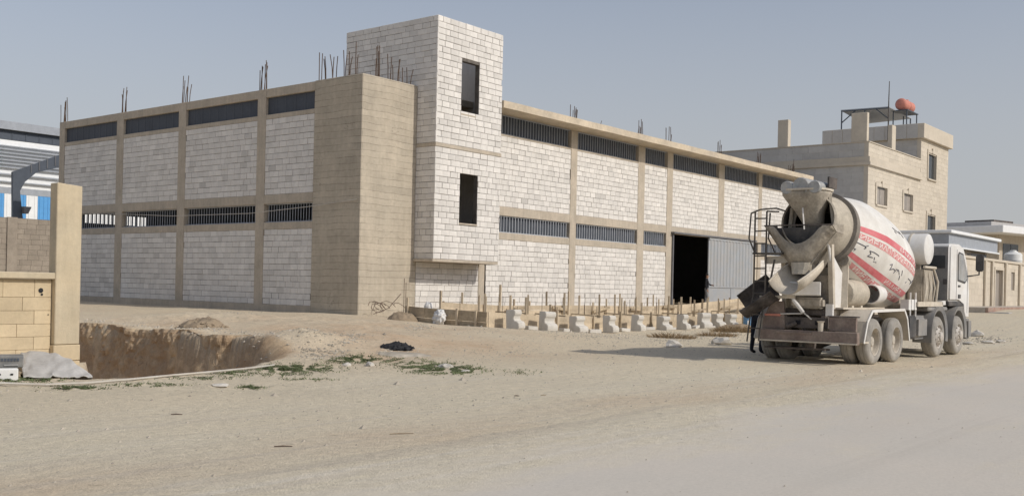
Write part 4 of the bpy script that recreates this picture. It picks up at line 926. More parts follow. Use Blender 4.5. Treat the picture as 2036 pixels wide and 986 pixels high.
# stair tower
TX0, TX1 = W1, 17.5
tw_ = [(12.45, 14.35, 10.2, 12.12), (12.45, 14.35, 4.6, 7.58)]
mb = MB()
for c in cells(TX0, TX1, 0, 12.95, tw_): mb.box(c[0], c[1], .032, .3, c[2], c[3])
mb.box(TX0 + .03, TX0 + .3, .302, 7.0, 8, 12.95); mb.box(TX1 - .3, TX1, .302, 7, 0, 12.95); mb.box(TX0 + .3, TX1 - .3, 6.7, 7, 0, 12.95); mb.box(TX0 + .302, TX1 - .302, .302, 6.698, 12.7, 12.9); tww = mb.build('stair_tower', 'cream_plain', CR)
mb = MB(); clad(mb, 'x', TX0, TX1, .5, 12.94, .03, tw_); mb.build('stone_cladding', 'cream', CR, kind='stuff')
mb = MB(); clad(mb, 'y', .05, 7, 10.5, 12.9, TX0 + .03, H0=.4, L0=1.0); mb.build('side_cladding', 'cream_grey', CR, kind='stuff')
for h in tw_: window(CR, *h, mt='glass')
mb = MB(); mb.prism([(TX0 - .25, -.26), (TX1 + .25, -.26), (TX1 + .25, 7.25), (TX0 - .25, 7.25)], 'z', 12.96, 14.03); o = mb.build('tower_parapet', 'cream_plain', CR, bevel=.02)
mb = MB()
for k in range(9): mb.box(TX0 - .275, TX0 - .252, .2 + k * .8, .2 + k * .8 + .76, 12.98, 14.01)
mb.build('parapet_panel', 'cream_grey', o)
# stone posts on the parapet
def post(b, yy, wx, wy, z0, z1):
    mb = MB(); mb.box(b, b + wx, yy, yy + wy, z0, z1); mb.build('roof_post', 'cream_plain', CR, bevel=.02)
post(.02, .15, .34, 1.05, 11.445, 13.32); post(.02, 5.55, .45, .75, 11.445, 13.30)
bq, _z = RW(1774, 297, CO); post(bq - CB, .02, .75, .3, 11.445, 13.1)
# sheet shelter, mast and red tank on the tower roof
nb, nz_ = RW(1768, 212, .5); fa_, fz_ = LW(1672, 219, nb); rb_, rz_ = RW(1812, 236, .5)
LA = fa_ + .5; LB_ = rb_ - nb; RZ = 14.03
sh = thing('roof_shelter', BL(nb, .5, 0), ROT, 'grey sheet shelter on thin steel posts above the cream house roof', 'shelter')
mb = MB(); mb.add([(0, 0, nz_), (LB_, 0, rz_ + .05), (LB_, LA, fz_ - .3), (0, LA, fz_)], [(0, 1, 2, 3)]); o = mb.build('roof_sheet', 'grey_sheet', sh); md = o.modifiers.new('s', 'SOLIDIFY'); md.thickness = .07
for x, y, zz, zb_ in ((.05, .05, nz_ - .05, 10.4), (LB_ - .05, .05, rz_, 10.4), (.05, LA - .05, fz_ - .05, 10.4), (LB_ - .05, LA - .05, fz_ - .35, 10.4), (.05, LA * .5, (fz_ + nz_) / 2 - .05, 10.4)):
    mb = MB(); mb.tube([(x, y, zb_), (x, y, zz)], .05, 6); mb.build('post', 'steel_dark', sh)
for p_, q_ in (((.05, LA - .05, fz_ - 1.0), (.05, LA - 1.2, fz_ - .08)), ((.05, .05, nz_ - .9), (.05, 1.0, nz_ - .1)), ((.05, 0, nz_ - .1), (.05, LA, fz_ - .1))):
    mb = MB(); mb.tube([p_, q_], .045, 6); mb.build('brace', 'steel_dark', sh)
bm_, zm0 = RW(1768, 162, .8); mb = MB(); mb.tube([(0, 0, 12.9), (.0, 0, zm0 - 1.5), (.02, 0, zm0)], [.05, .04, .025], 6); o = mb.build('antenna_mast', 'black_steel', None, label='thin dark mast rising above the cream house roof', cat='mast'); o.location = BL(bm_, .8)
bt, zt = RW(1800, 212, .8); bt1, _ = RW(1816, 212, .8); hw = (bt1 - bt) * .62
st_ = thing('tank_stand', BL(bt, .8, 0), ROT, 'small steel stand under the red roof tank', 'stand')
for x, y in ((-hw, -.5), (hw, -.5), (-hw, .5), (hw, .5)):
    mb = MB(); mb.bar((x, y, 12.9), (x, y, zt - .52), .07); mb.build('leg', 'steel_dark', st_)
mb = MB(); mb.box(-hw - .1, hw + .1, -.6, .6, zt - .52, zt - .45); mb.box(-hw, hw, -.52, -.47, 14.35, 14.41); mb.build('deck', 'steel_dark', st_)
mb = MB(); L_ = hw * 2.0
mb.lathe([(0, .001), (.03, .25), (.09, .38), (.2, .45), (.32, .44), (L_ / 2 - .08, .45), (L_ / 2, .36), (L_ / 2 + .08, .45), (L_ - .32, .44), (L_ - .2, .45), (L_ - .09, .38), (L_ - .03, .25), (L_, .001)], (-L_ / 2, 0, 0), (1, 0, 0), 28)
tkr = mb.build('roof_tank', 'tank_red', None, smooth=40, label='faded red plastic water tank on the cream house roof', cat='water tank'); tkr.location = BL(bt, .8, zt + .02); tkr.rotation_euler = (0, 0, ROT)
mb = MB(); mb.lathe([(0, .14), (.1, .14), (.1, .001)], (.3, 0, .42), (0, 0, 1), 14); mb.build('lid', 'tank_red', tkr)

# ------------------------------------------------------------------ cream boundary wall at the right
WO = 11.0; wb0 = 30.0
zt_, zb_ = RW(1990, 517, WO)[1], RW(1980, 607, WO)[1]
BW = thing('boundary_wall', BL(wb0, WO), ROT, 'cream stone boundary wall with pilasters and a narrow gate on the right', 'wall')
def wx(px): return RW(px, 560, WO)[0] - wb0
gate_h = (wx(1976), wx(1991), zb_ - .3, RW(1983, 537, WO)[1]); win_h = (wx(2011), wx(2018), RW(2014, 577, WO)[1], RW(2014, 541, WO)[1])
mb = MB(); core_h = [gate_h, win_h]
for c in cells(0, 34, -.3, zt_ - .15, core_h): mb.box(c[0], c[1], .03, .3, c[2], c[3])
mb.build('wall', 'cream_plain', BW)
mb = MB(); clad(mb, 'x', 0, 34, zb_ - .4, zt_ - .16, .03, core_h, L0=.7, H0=.33); mb.build('stone_cladding', 'cream', BW, kind='stuff')
mb = MB(); mb.box(-.05, 34, -.07, .36, zt_ - .15, zt_); mb.build('coping', 'cream_plain', BW, bevel=.02)
for px in (1957, 1971, 1998, 2026):
    x = wx(px); mb = MB(); mb.box(x - .16, x + .16, -.12, -.002, zb_ - .4, zt_ - .16); mb.build('pilaster', 'cream_plain', BW, bevel=.015)
mb = MB(); mb.box(gate_h[0], gate_h[1], .12, .16, gate_h[2], gate_h[3]); gt = mb.build('gate', 'curtain', BW)
mb = MB(); x0, x1 = gate_h[0], gate_h[1]; mb.box(x0 - .2, x0 - .003, -.10, -.002, zb_ - .4, gate_h[3]); mb.box(x1 + .003, x1 + .2, -.10, -.002, zb_ - .4, gate_h[3]); mb.box(x0 - .2, x1 + .2, -.11, -.002, gate_h[3] + .002, gate_h[3] + .16); mb.build('gate_surround', 'cream_plain', gt)
mb = MB(); mb.box(win_h[0], win_h[1], .12, .15, win_h[2], win_h[3]); mb.build('window', 'curtain', BW)
# pavement and kerb in front of it
pv = MB(); pts = [30 + i * 1.5 for i in range(24)]
kz = RW(1985, 612, 13.2)[1]
pv.box(0, 36, 0, 2.1, -.6, 0); o = pv.build('pavement', 'paving', None, kind='structure'); o.location = BL(30, 13.1, kz + .02); o.rotation_euler = (0, 0, ROT)
kb = MB(); kb.box(0, 36, -.16, -.002, -.55, .03); o2 = kb.build('kerb', 'kerb_red', None, kind='structure', bevel=.02); o2.location = BL(30, 13.1, kz); o2.rotation_euler = (0, 0, ROT)
kb = MB(); kb.box(0, 36, -1.1, -.162, -.6, -.20); o2 = kb.build('gutter_strip', 'kerb', None, kind='structure', bevel=.02); o2.location = BL(30, 13.1, kz); o2.rotation_euler = (0, 0, ROT)
# shed with white roof behind the wall
SO = 8.6; s0 = RW(1876, 470, SO)[0]; s1 = RW(1974, 480, SO)[0]; zr = RW(1876, 457, SO)[1]
SD = thing('roadside_shed', BL(s0, SO), ROT, 'low shed with white roof edge and grey fascia behind the boundary wall', 'shed'); sw = s1 - s0
mb = MB(); mb.box(.3, sw - .3, .3, 6, 0.5, zr - .9); mb.build('wall', 'cream_plain', SD)
mb = MB(); mb.box(0, sw, -.3, 6.4, zr - .92, zr - .20); mb.build('fascia', 'grey_sheet', SD)
mb = MB(); mb.box(-.15, sw + .2, -.5, 6.5, zr - .199, zr); mb.build('roof', 'white_sheet', SD, bevel=.03)
mb = MB(); mb.box(-.1, sw + .1, -.42, -.301, zr - 1.02, zr - .93); mb.build('gutter', 'white_sheet', SD)
for x0, x1 in ((.8, sw * .42), (sw * .58, sw - .6)):
    mb = MB(); mb.box(x0, x1, .24, .299, zr - 2.5, zr - 1.1); wd = mb.build('window', 'steel_dark', SD)
    for k in range(4): mb = MB(); q = x0 + .08 + (x1 - x0 - .1) * k / 4; mb.box(q, q + (x1 - x0 - .1) / 4 - .08, .22, .239, zr - 2.42, zr - 1.18); mb.build('pane', 'glass', wd)
mb = MB(); mb.box(sw * .44, sw * .56, .1, .299, zr - 3, zr - .93); mb.build('pillar', 'cream_plain', SD)
# white tank behind the wall
tb, tz = RW(2014, 523, 10.0); tz1 = RW(2014, 500, 10.0)[1]; tr_ = .56
mb = MB(); hh = tz1 - tz + .6; mb.lathe([(0, .001), (0, tr_), (hh * .2, tr_), (hh * .22, tr_ * 1.03), (hh * .26, tr_), (hh * .55, tr_), (hh * .57, tr_ * 1.03), (hh * .61, tr_), (hh * .85, tr_), (hh * .93, tr_ * .8), (hh * .96, .3), (hh, .28), (hh, .001)], (0, 0, 0), (0, 0, 1), 28)
o = mb.build('ground_tank', 'tank_white', None, smooth=40, label='white ribbed water tank standing behind the boundary wall', cat='water tank'); o.location = BL(tb, 10.0, tz - .6)
mb = MB(); mb.lathe([(0, .2), (.08, .2), (.1, .001)], (0, 0, hh), (0, 0, 1), 14); mb.build('lid', 'tank_white', o)
ts = MB(); ts.box(-.9, .9, -.7, .7, .3, tz - .605); o = ts.build('tank_plinth', 'concrete', None, label='plain concrete plinth under the white water tank', cat='plinth', bevel=.02); o.location = BL(tb, 10.0, 0); o.rotation_euler = (0, 0, ROT)
# far grey building
fp = dep(1985, 560, 115); FB = thing('far_building', (fp.x, fp.y, 0), ROT - R_(14), 'distant flat grey building with a pale roof slab on the far right', 'building')
zf = dep(1985, 459, 115).z; zr2 = dep(2000, 437, 115).z; zw = dep(1985, 505, 115).z
mb = MB(); mb.box(0, 30, 0, 14, 0, zf - .4); mb.build('wall', 'concrete', FB)
mb = MB(); mb.box(-3.5, 32, -2.2, 15, zf - .399, zf + .4); mb.build('roof', 'white_metal', FB, bevel=.05)
mb = MB(); mb.box(2, 12, 2, 9, zf + .402, zr2); o = mb.build('penthouse', 'kerb', FB); mb = MB(); mb.box(3.5, 8, 2.5, 6, zr2 + .002, zr2 + .3); mb.build('hatch', 'chassis', o)
for x in (.8, 7, 13):
    mb = MB(); mb.box(x, x + 3.4, -.06, -.002, zw - 1.2, zw + 1.2); wd = mb.build('window', 'glass', FB); mb = MB(); mb.box(x + 1.65, x + 1.75, -.09, -.061, zw - 1.2, zw + 1.2); mb.build('mullion', 'steel_dark', wd)

# ------------------------------------------------------------------ left side: post, stone wall, block wall, steel hall
p0 = gnd(157, 724); p0.z = 0
GP = thing('gate_post', p0, ROT, 'tall plain cream concrete post at the end of the low stone wall', 'post')
mb = MB(); mb.prism([(-.46, .0), (0, 0), (0, .25), (-.46, .25)], 'z', .36, 3.16)
for i, v in enumerate(mb.v):
    if v[2] > 3: mb.v[i] = (v[0], v[1], v[2] + (.02 if v[0] < -.3 else -.01))
mb.build('shaft', 'pillar', GP, bevel=.012)
for k in range(8): mb = MB(); mb.box(-.475, .012, -.012, .262, -1.935 + k * .287, -1.935 + (k + 1) * .287 - .008); mb.build('base_stone', 'cream_stone', GP, bevel=.012)
LWL = thing('stone_wall', p0, ROT, 'low cream stone block wall with concrete coping at the left edge', 'wall')
zz = [-.45, -.2, .05, .28, .50, .72, .95, 1.18, 1.49]
wl0 = MB(); wl0.box(-7.5, -.462, .16, .38, -.5, 1.49); wl0.build('wall_core', 'clod', LWL)
for r in range(len(zz) - 1):
    x = -.465
    while x > -7.3:
        wd_ = random.uniform(.5, .68) if not (x > -.5 and r % 2) else .30
        mb = MB(); mb.box(max(-7.4, x - wd_) + .002, x - .002, .12 + random.uniform(-.004, .004), .2, zz[r] + .002, zz[r + 1] - .002); mb.build('stone', 'cream_stone', LWL, bevel=.005); x -= wd_
mb = MB(); mb.box(-7.6, -.40, .02, .46, 1.495, 1.61); mb.build('coping', 'pillar', LWL, bevel=.015)
mb = MB(); 
for q in ((-.66, 1.30, .045), (-.64, 1.23, .022), (-.52, .88, .012), (-1.42, .86, .018)): mb.lathe([(0, .001), (0, q[2]), (.03, q[2] * .8), (.03, .001)], (q[0], .112, q[1]), (0, 1, 0), 7)
mb.build('broken_hole', 'charcoal', LWL)
# grey block wall further back
gp = dep(128, 440, 43); gz1 = dep(92, 437, 42.3).z
GW = thing('grey_block_wall', (gp.x, gp.y, 0), ROT, 'darker grey block wall seen above the low stone wall', 'wall')
mb = MB(); mb.box(-14, 0, .02, .2, 0, gz1); mb.build('wall_core', 'mortar', GW)
mb = MB(); clad(mb, 'x', -14, 0, .3, gz1 - .01, .02, L0=.42, H0=.21); mb.build('block_masonry', 'greyblock', GW, kind='stuff')
for px in (23,):
    D = pdir(px, 480); k = AX.dot(gp - EYE) / AX.dot(D); xx = ((EYE + D * k) - gp).dot(BX); mb = MB(); mb.box(xx - .20, xx + .20, -.06, -.012, 0, gz1 + .02); mb.build('pilaster', 'greyblock', GW)
# steel hall
hf = dep(117, 258, 62); HA = thing('steel_hall', (hf.x, hf.y, 0), ROT, 'half built steel hall with blue and white cladding behind the left wall', 'hall')
z_t = hf.z; zfb = dep(117, 290, 62).z
mb = MB(); mb.box(-26, 14, 0, .25, zfb, z_t - .42); fa = mb.build('fascia', 'steel_dark', HA)
for k in range(50): mb = MB(); x = -26 + k * .8; mb.box(x, x + .05, -.03, -.001, zfb, z_t - .42); mb.build('fascia_seam', 'steel_dark', fa)
mb = MB(); mb.box(-26, 14, -.25, .6, z_t - .418, z_t + .05); mb.build('roof_edge', 'grey_sheet', HA)
zs0 = 4.0; YB_ = 13.0
def hx(px, py, yl):
    D = pdir(px, py); q = hf + AX * yl; k = AX.dot(q - EYE) / AX.dot(D); p = EYE + D * k; return (p - hf).dot(BX), p.z
zz1 = hx(50, 388, YB_)[1]; ztop = hx(50, 292, YB_)[1]
cols_ = [(-330, 'white_sheet'), (-200, 'blue_sheet'), (-120, 'white_sheet'), (-60, 'blue_sheet'), (8, 'white_sheet'), (32, 'blue_sheet'), (52, 'white_sheet'), (75, 'blue_sheet'), (100, 'white_sheet'), (125, 'blue_sheet'), (150, 'white_sheet'), (330, None)]
for (a, mt_), (c, _) in zip(cols_, cols_[1:]):
    xa, xc = hx(a, 410, YB_)[0], hx(c, 410, YB_)[0]; mb = MB(); mb.box(xa + .01, xc - .01, YB_, YB_ + .1, 0, zz1); o = mb.build('wall_panel', mt_, HA)
    rb = MB(); n = max(2, int((xc - xa) / .3))
    for k in range(n): q = xa + (xc - xa) * (k + .5) / n; rb.box(q - .03, q + .03, YB_ - .03, YB_ - .001, 0, zz1)
    rb.build('panel_rib', mt_, o)
xa, xc = hx(-330, 350, YB_)[0], hx(330, 350, YB_)[0]
mb = MB(); mb.box(xa, xc, YB_ - .02, YB_ + .1, zz1 + .002, zz1 + .45); mb.build('wall_band', 'grey_sheet', HA)
mb = MB(); mb.box(xa, xc, YB_, YB_ + .1, zz1 + .452, ztop + 1.5); wp = mb.build('upper_sheet', 'white_sheet', HA)
for k, py in enumerate((296, 303, 310, 317, 324, 331, 338, 352, 366)):
    zq = hx(50, py, YB_)[1]; mb = MB(); mb.box(xa, xc, YB_ - .22, YB_ - .06, zq, zq + .07 + .03 * (k % 2)); mb.build('girt', 'grey_sheet', HA)
# portal frames with haunch
for px, yl in ((36, 6.0),):
    def Q(x, y): h = hx(x, y, yl); return (h[0], yl, h[1])
    c0, c1 = Q(28, 432), Q(45, 432); t0, t1 = Q(24, 345), Q(38, 345)
    mb = MB(); pl = [(c0[0], 0), (c1[0], 0), (c1[0] - .05, c0[2]), Q(38, 380)[::2], Q(48, 362)[::2], Q(70, 344)[::2], Q(116, 333)[::2], Q(190, 312)[::2], Q(190, 292)[::2], Q(116, 309)[::2], Q(24, 342)[::2]]
    mb.prism(pl, 'y', yl - .12, yl + .12); mb.build('portal_frame', 'steel_dark', HA)
    for q in (60, 76, 92, 108): mb = MB(); a_, b_ = Q(q, 344 - (q - 60) * .28), Q(q, 328 - (q - 60) * .36); mb.bar((a_[0], yl - .14, a_[2]), (b_[0], yl - .14, b_[2]), .05); mb.build('stiffener', 'gate_rail', HA)
    a_ = Q(22, 408); b_ = Q(40, 404); mb = MB(); mb.prism([(c1[0] - .1, a_[2] - .5), (c1[0] + .15, a_[2] - .5), (c1[0] + .35, a_[2] - .05), (c1[0] - .15, a_[2] - .05)], 'y', yl - .45, yl - .13); mb.build('lamp_box', 'gate_rail', HA)
# ------------------------------------------------------------------ timber formwork along the front
def stake(par, x, y, z0, h, lean=0, wd=.07):
    mb = MB(); mb.bar((x, y, z0), (x + lean, y + lean * .4, z0 + h), wd * random.uniform(.8, 1.15), .05); return mb.build('stake', random.choice(('wood', 'wood_old', 'wood')), par)
def boards(par, p, q, z0, nb, hb=.17, th=.028, mt='wood'):
    p, q = Vector((*p, 0)), Vector((*q, 0)); L_ = (q - p).length; d = (q - p) / L_; t = 0
    nn = Vector((-d.y, d.x, 0))
    while t < L_ - .05:
        l2 = min(random.uniform(2.6, 3.6), L_ - t)
        for k in range(nb):
            a = p + d * (t + .006); c = p + d * (t + l2 - .006); jz = random.uniform(-.006, .006); jn = nn * random.uniform(-.006, .006)
            mb = MB(); za = z0 + gz(BL(a.x, -a.y)) * 1.0; zc = z0 + gz(BL(c.x, -c.y)) * 1.0
            P = [a + jn, c + jn, c + nn * th + jn, a + nn * th + jn]; V = [(v.x, v.y, (za if i in (0, 3) else zc) + k * hb + jz) for i, v in enumerate(P)] + [(v.x, v.y, (za if i in (0, 3) else zc) + (k + 1) * hb - .008 + jz) for i, v in enumerate(P)]
            mb.add(V, [(0, 3, 2, 1), (4, 5, 6, 7), (0, 1, 5, 4), (1, 2, 6, 5), (2, 3, 7, 6), (3, 0, 4, 7)]); mb.build('board', mt, par)
        t += l2
FW = thing('front_formwork', C0, ROT, 'front row of pale timber formwork boards with stakes before the warehouse', 'formwork')
boards(FW, (-.05, -6.0), (18.6, -6.0), -.03, 3); boards(FW, (-.08, -5.97), (-.08, -2.4), -.03, 3, mt='wood_old'); boards(FW, (1.2, -4.6), (18.6, -4.6), .0, 3)
for k in range(9): stake(FW, 1.4 + k * 2.05 + random.uniform(-.3, .3), -6.05, gz(BL(1.4 + k * 2, 6)) - .2, .75 + random.uniform(0, .2))
for y, h in ((-2.55, 1.15), (-4.75, .85), (-5.55, .8)): stake(FW, -.14, y, -.15, h + .1)
for k in range(16): stake(FW, 1.6 + k * 1.08 + random.uniform(-.25, .25), -4.66 + random.choice((0, .13)), 0, random.uniform(.85, 1.3) + .05, random.uniform(-.04, .04))
for k in range(8): mb = MB(); x = 1.9 + k * 2.2; mb.bar((x, -6.0, .53 + gz(BL(x, 6))), (x + .1, -4.6, .55 + gz(BL(x, 5))), .06, .04); mb.build('cross_batten', 'wood_old', FW)
BF = thing('rear_formwork', C0, ROT, 'rear row of timber formwork boards and stakes nearest the warehouse wall', 'formwork')
boards(BF, (1.8, -2.3), (29.5, -2.3), .22, 3); boards(BF, (2.9, -1.55), (20.5, -1.55), .15, 3, mt='wood_old')
for k in range(20): stake(BF, 2.4 + k * 1.3 + random.uniform(-.5, .5), random.uniform(-3.6, -2.6), .05, random.uniform(.7, 1.2), random.uniform(-.06, .06), .055)
for k in range(26): stake(BF, 2.0 + k * 1.04 + random.uniform(-.3, .3), -2.36 + random.choice((0, .14)), .05, random.uniform(.9, 1.35) + .12 * sm(18, 28, k), random.uniform(-.05, .05))
for x, h in ((1.1, 1.25), (4.3, 1.5), (8.6, 1.3)): stake(BF, x, -2.9, .1, h)
for k in range(9): mb = MB(); x = 2.4 + k * 2.9; mb.bar((x, -2.4, .55 + .1 * (k % 3)), (x + 1.2, -2.42, .62 + .12 * (k % 2)), .05, .10); mb.build('brace', 'wood_old', BF)
for k in range(22):
    mb = MB(); x = 2.0 + k * .75 + random.uniform(-.2, .2); y = random.uniform(-4.4, -2.6); mb.tube([(x, y, 0), (x + random.uniform(-.03, .03), y, random.uniform(.8, 1.35))], .009, 4)
    mb.build('starter_bar', 'rebar', BF)
# moulded stones leaning in a row before the boards
SPX = [(1031, 665), (1098, 663), (1158, 660), (1222, 656), (1276, 653), (1328, 650), (1366, 647), (1410, 648), (1437, 645), (1462, 643)]
ords = ['leftmost', 'second', 'third', 'fourth', 'fifth', 'sixth', 'seventh', 'eighth', 'ninth', 'last']
for i, (px, py) in enumerate(SPX):
    b_ = RW(px, py, 6.75)[0]; hgt = random.uniform(.58, .66); k = hgt / .62; wd_ = .46 * random.uniform(.92, 1.08)
    prof = [(0, 0), (-.44, 0), (-.47, .06), (-.46, .19), (-.40, .245), (-.31, .27), (-.275, .33), (-.29, .42), (-.34, .47), (-.345, .56), (-.30, .62), (0, .62)]
    mb = MB(); mb.prism([(y, z * k) for y, z in prof], 'x', -wd_ / 2, wd_ / 2)
    lb = f'{ords[i]} white moulded cornice stone in the row before the formwork' if i not in (1, 2, 3, 4, 5, 6, 7, 8) else f'{ords[i]} white moulded cornice stone from the left before the formwork'
    o = mb.build('cornice_stone', 'stone', None, bevel=.014, seg=2, label=lb, cat='stone', group='white moulded stones in front of the formwork')
    p = BL(b_, 6.38); o.location = on(p, -.015); o.rotation_euler = (random.uniform(-.05, .05), random.uniform(-.06, .06), ROT + random.uniform(-.28, .22)); p_ = o.location; o.scale = (random.uniform(.85, 1.1), random.uniform(.9, 1.05), random.uniform(.86, 1.02))
    gl = MB(); gl.box(-wd_ / 2 + .03, wd_ / 2 - .03, -.475, -.462, .10 * k, .115 * k); gl.build('tooled_groove', 'stone', o)
# loose offcuts between the stones
for i, (px, py, s_) in enumerate([(1065, 663, .22), (1132, 662, .2), (1190, 660, .24), (1250, 655, .22), (1300, 652, .2), (1345, 652, .16), (1392, 650, .2), (1424, 652, .14)]):
    b_ = RW(px, py, 6.7)[0]; mb = MB(); mb.obox((0, 0, s_ * .28), (s_ * 1.1, 0, random.uniform(-.02, .03)), (0, s_ * .5, 0), (0, 0, s_ * .28)); o = mb.build('stone_offcut', 'stone', None, bevel=.012, label=f'low pale offcut to the right of the {ords[i]} moulded stone', cat='stone', group='offcuts between the moulded stones')
    o.location = on(BL(b_, 6.5), -.005); o.rotation_euler = (0, 0, ROT + random.uniform(-.4, .4))
# rubble-like cement bag leaning on the end panel
def lump(name, mt, rx, ry, rz_, seed, amp=.25, sub=3, fr=2.2, flat=.0):
    bm = bmesh.new(); bmesh.ops.create_icosphere(bm, subdivisions=sub, radius=1)
    for v in bm.verts:
        f = 1 + amp * nz(v.co.x * fr + seed, v.co.y * fr, v.co.z * fr) + amp * .5 * nz(v.co.x * fr * 3, v.co.y * fr * 3 + seed, v.co.z * fr * 3)
        v.co = Vector((v.co.x * rx * f, v.co.y * ry * f, v.co.z * rz_ * f))
    me = bpy.data.meshes.new(name); bm.to_mesh(me); bm.free(); me.materials.append(M[mt]); me.polygons.foreach_set('use_smooth', [True] * len(me.polygons)); return me
o = link('cement_bag', lump('cement_bag', 'bag', .27, .17, .27, 3, .38, 4, 3.4), None, label='torn white cement bag slumped against the shaded formwork end', cat='bag'); p = BL(-.42, 4.25); o.location = on(p, .20); o.rotation_euler = (.2, .3, ROT + 1.3)
mb = MB()
for k in range(5): mb.tube([(-.22 + k * .1, -.185, .06 + .02 * (k % 2)), (-.19 + k * .1, -.19, .1), (-.15 + k * .1, -.185, .07)], .01, 5)
mb.build('printed_mark', 'ink', o)
o = link('torn_sack', lump('torn_sack', 'bag', .16, .14, .22, 8, .4, 3, 3), None, label='small crumpled white sack on top of the boards by the tower', cat='bag'); o.location = BL(1.05, 2.4, .72); 
# bent rebar cage by the concrete corner
RT = thing('rebar_tangle', on(BL(.35, .75)), ROT, 'rusty bent rebar tangle lying at the foot of the concrete corner', 'rebar')
for k in range(8):
    mb = MB(); cx, cy = random.uniform(-.4, .7), random.uniform(-.6, .3); r0 = random.uniform(.12, .26); tl = random.uniform(-.5, .5)
    mb.tube([(cx + math.cos(a) * r0 * 1.6, cy + math.sin(a) * r0 * .5, .02 + max(0, .30 + math.sin(a + tl) * r0 * .9)) for a in [i * .75 for i in range(random.randint(4, 8))]], .010, 5); mb.build('hoop', 'rebar', RT)
mb = MB(); mb.tube([(.55, -.6, -.05), (.53, -.62, 1.35)], .011, 5); mb.tube([(.75, -.5, -.05), (.74, -.5, 1.2)], .011, 5); mb.tube([(-.5, -.2, .1), (.1, -.3, .3), (.6, -.4, .8)], .013, 5); mb.build('straight_bar', 'rebar', RT)
# ------------------------------------------------------------------ left foreground odds and ends
def heap(name, mt, cx, cy, rx, ry, h, seed, rot=0, n=36, **tg):
    mb = MB(); P = []; m = n
    for i in range(n + 1):
        for j in range(m + 1):
            u, v = i / n * 2 - 1, j / m * 2 - 1; rr = min(1, math.sqrt(u * u + v * v)); k = max(0, 1 - rr ** 2.2)
            x, y = u * rx, v * ry; z = h * k * (1 + .25 * nz(u * 1.6 + seed, v * 1.6)) + .22 * h * nz(u * 5, v * 5, seed) * k ** .5 + .12 * h * nz(u * 13, v * 13, seed) * k ** .5 + .03 * math.sin(u * 9 + v * 4 + seed) * k * h
            w_ = Matrix.Rotation(rot, 3, 'Z') @ Vector((x, y, 0)); q = Vector((cx, cy, 0)) + w_
            P.append((w_.x, w_.y, gz(q) - gz(Vector((cx, cy, 0))) + z - .03 * (k <= 0.02)))
    mb.add(P, [(i * (m + 1) + j, i * (m + 1) + j + 1, (i + 1) * (m + 1) + j + 1, (i + 1) * (m + 1) + j) for i in range(n) for j in range(m) if math.hypot(i / n * 2 - 1, j / m * 2 - 1) < 1.08])
    o = mb.build(name, mt, None, smooth=60, **tg); o.location = (cx, cy, gz(Vector((cx, cy, 0)))); return o
tp = MB(); n_ = 30; m_ = 16; P = []
ridge = [dep(40, 702, 17.3), dep(60, 697, 17.3), dep(95, 699, 17.2), dep(118, 703, 17.0), dep(140, 716, 16.8), dep(162, 733, 16.6), dep(182, 748, 16.4)]
front = [gnd(x_, 750, -.02) for x_ in (46, 62, 90, 115, 138, 162, 184)]
def pl(c, f): f *= len(c) - 1; i = min(int(f), len(c) - 2); return c[i].lerp(c[i + 1], f - i)
for i in range(n_ + 1):
    a, c = pl(ridge, i / n_), pl(front, i / n_); bk_ = a + Vector((-.15, .5, 0)); bk_.z = gz(bk_) - .05
    for j in range(m_ + 1):
        f = j / m_; q = (bk_.lerp(a, f / .3) if f < .3 else a.lerp(c, (f - .3) / .7)); k = max(0, (f - .3) / .7)
        q = q + Vector((0, 0, -.10 * math.sin(math.pi * k) * max(0, a.z - c.z) + .03 * nz(i * .33, j * .3, 2) + .025 * nz(i * .8, j * .12, 6) * k)); q.y += .03 * nz(i * .6, j * .3, 9); P.append(q)
o0 = Vector((-7.4, 16.6, 0)); tp.add([p_ - o0 for p_ in P], [(i * (m_ + 1) + j, (i + 1) * (m_ + 1) + j, (i + 1) * (m_ + 1) + j + 1, i * (m_ + 1) + j + 1) for i in range(n_) for j in range(m_)])
th_ = tp.build('tarp_heap', 'tarp', None, smooth=60, recalc=False, label='grey tarpaulin thrown over a heap beside the cream post', cat='tarpaulin'); th_.location = o0; th_.modifiers.new('s', 'SOLIDIFY').thickness = .012
def pxbox(name, mt, px0, px1, py0, py1, Y, dpth, par=None, rz=ROT * .5, bev=.02, **tg):
    a = dep(px0, py1, Y); c = dep(px1, py1, Y); wd_ = (c - a).length; h = dep(px0, py0, Y).z - a.z
    mb = MB(); mb.box(-wd_ / 2, wd_ / 2, 0, dpth, 0, h); o = mb.build(name, mt, par, bevel=bev, **tg); o.location = (a + c) / 2; o.rotation_euler = (0, 0, rz); return o, wd_, h
gb = (dep(0, 712, 15.6) + dep(42, 712, 15.6)) / 2
wb, w1, h1 = pxbox('white_cabinet', 'tank_white', -70, 31, 712, 738, 15.4, .5, label='low white metal box under the grey unit at the left edge', cat='box', bev=.02)
wb.location.z = gz(wb.location) - .02
mb = MB(); mb.box(w1 * .14, w1 * .19, -.012, -.001, h1 * .5, h1 * .62); mb.box(w1 * .36, w1 * .41, -.012, -.001, h1 * .5, h1 * .62); mb.build('hole', 'charcoal', wb)
ub, w2, h2 = pxbox('grey_unit', 'box_grey', -50, 42, 687, 711, 15.55, .42, label='dark grey slotted metal unit resting on white box at left edge', cat='metal unit', bev=.015)
ub.location.z = wb.location.z + h1 + .002
for k in range(7): mb = MB(); x = -w2 * .0 + k * w2 * .062; mb.box(x, x + w2 * .04, -.012, -.001, h2 * .55, h2 * .8); mb.build('slot', 'steel_dark', ub)
mb = MB(); mb.box(w2 * .12, w2 * .40, -.02, -.001, h2 * .2, h2 * .28); mb.build('handle', 'galv', ub)
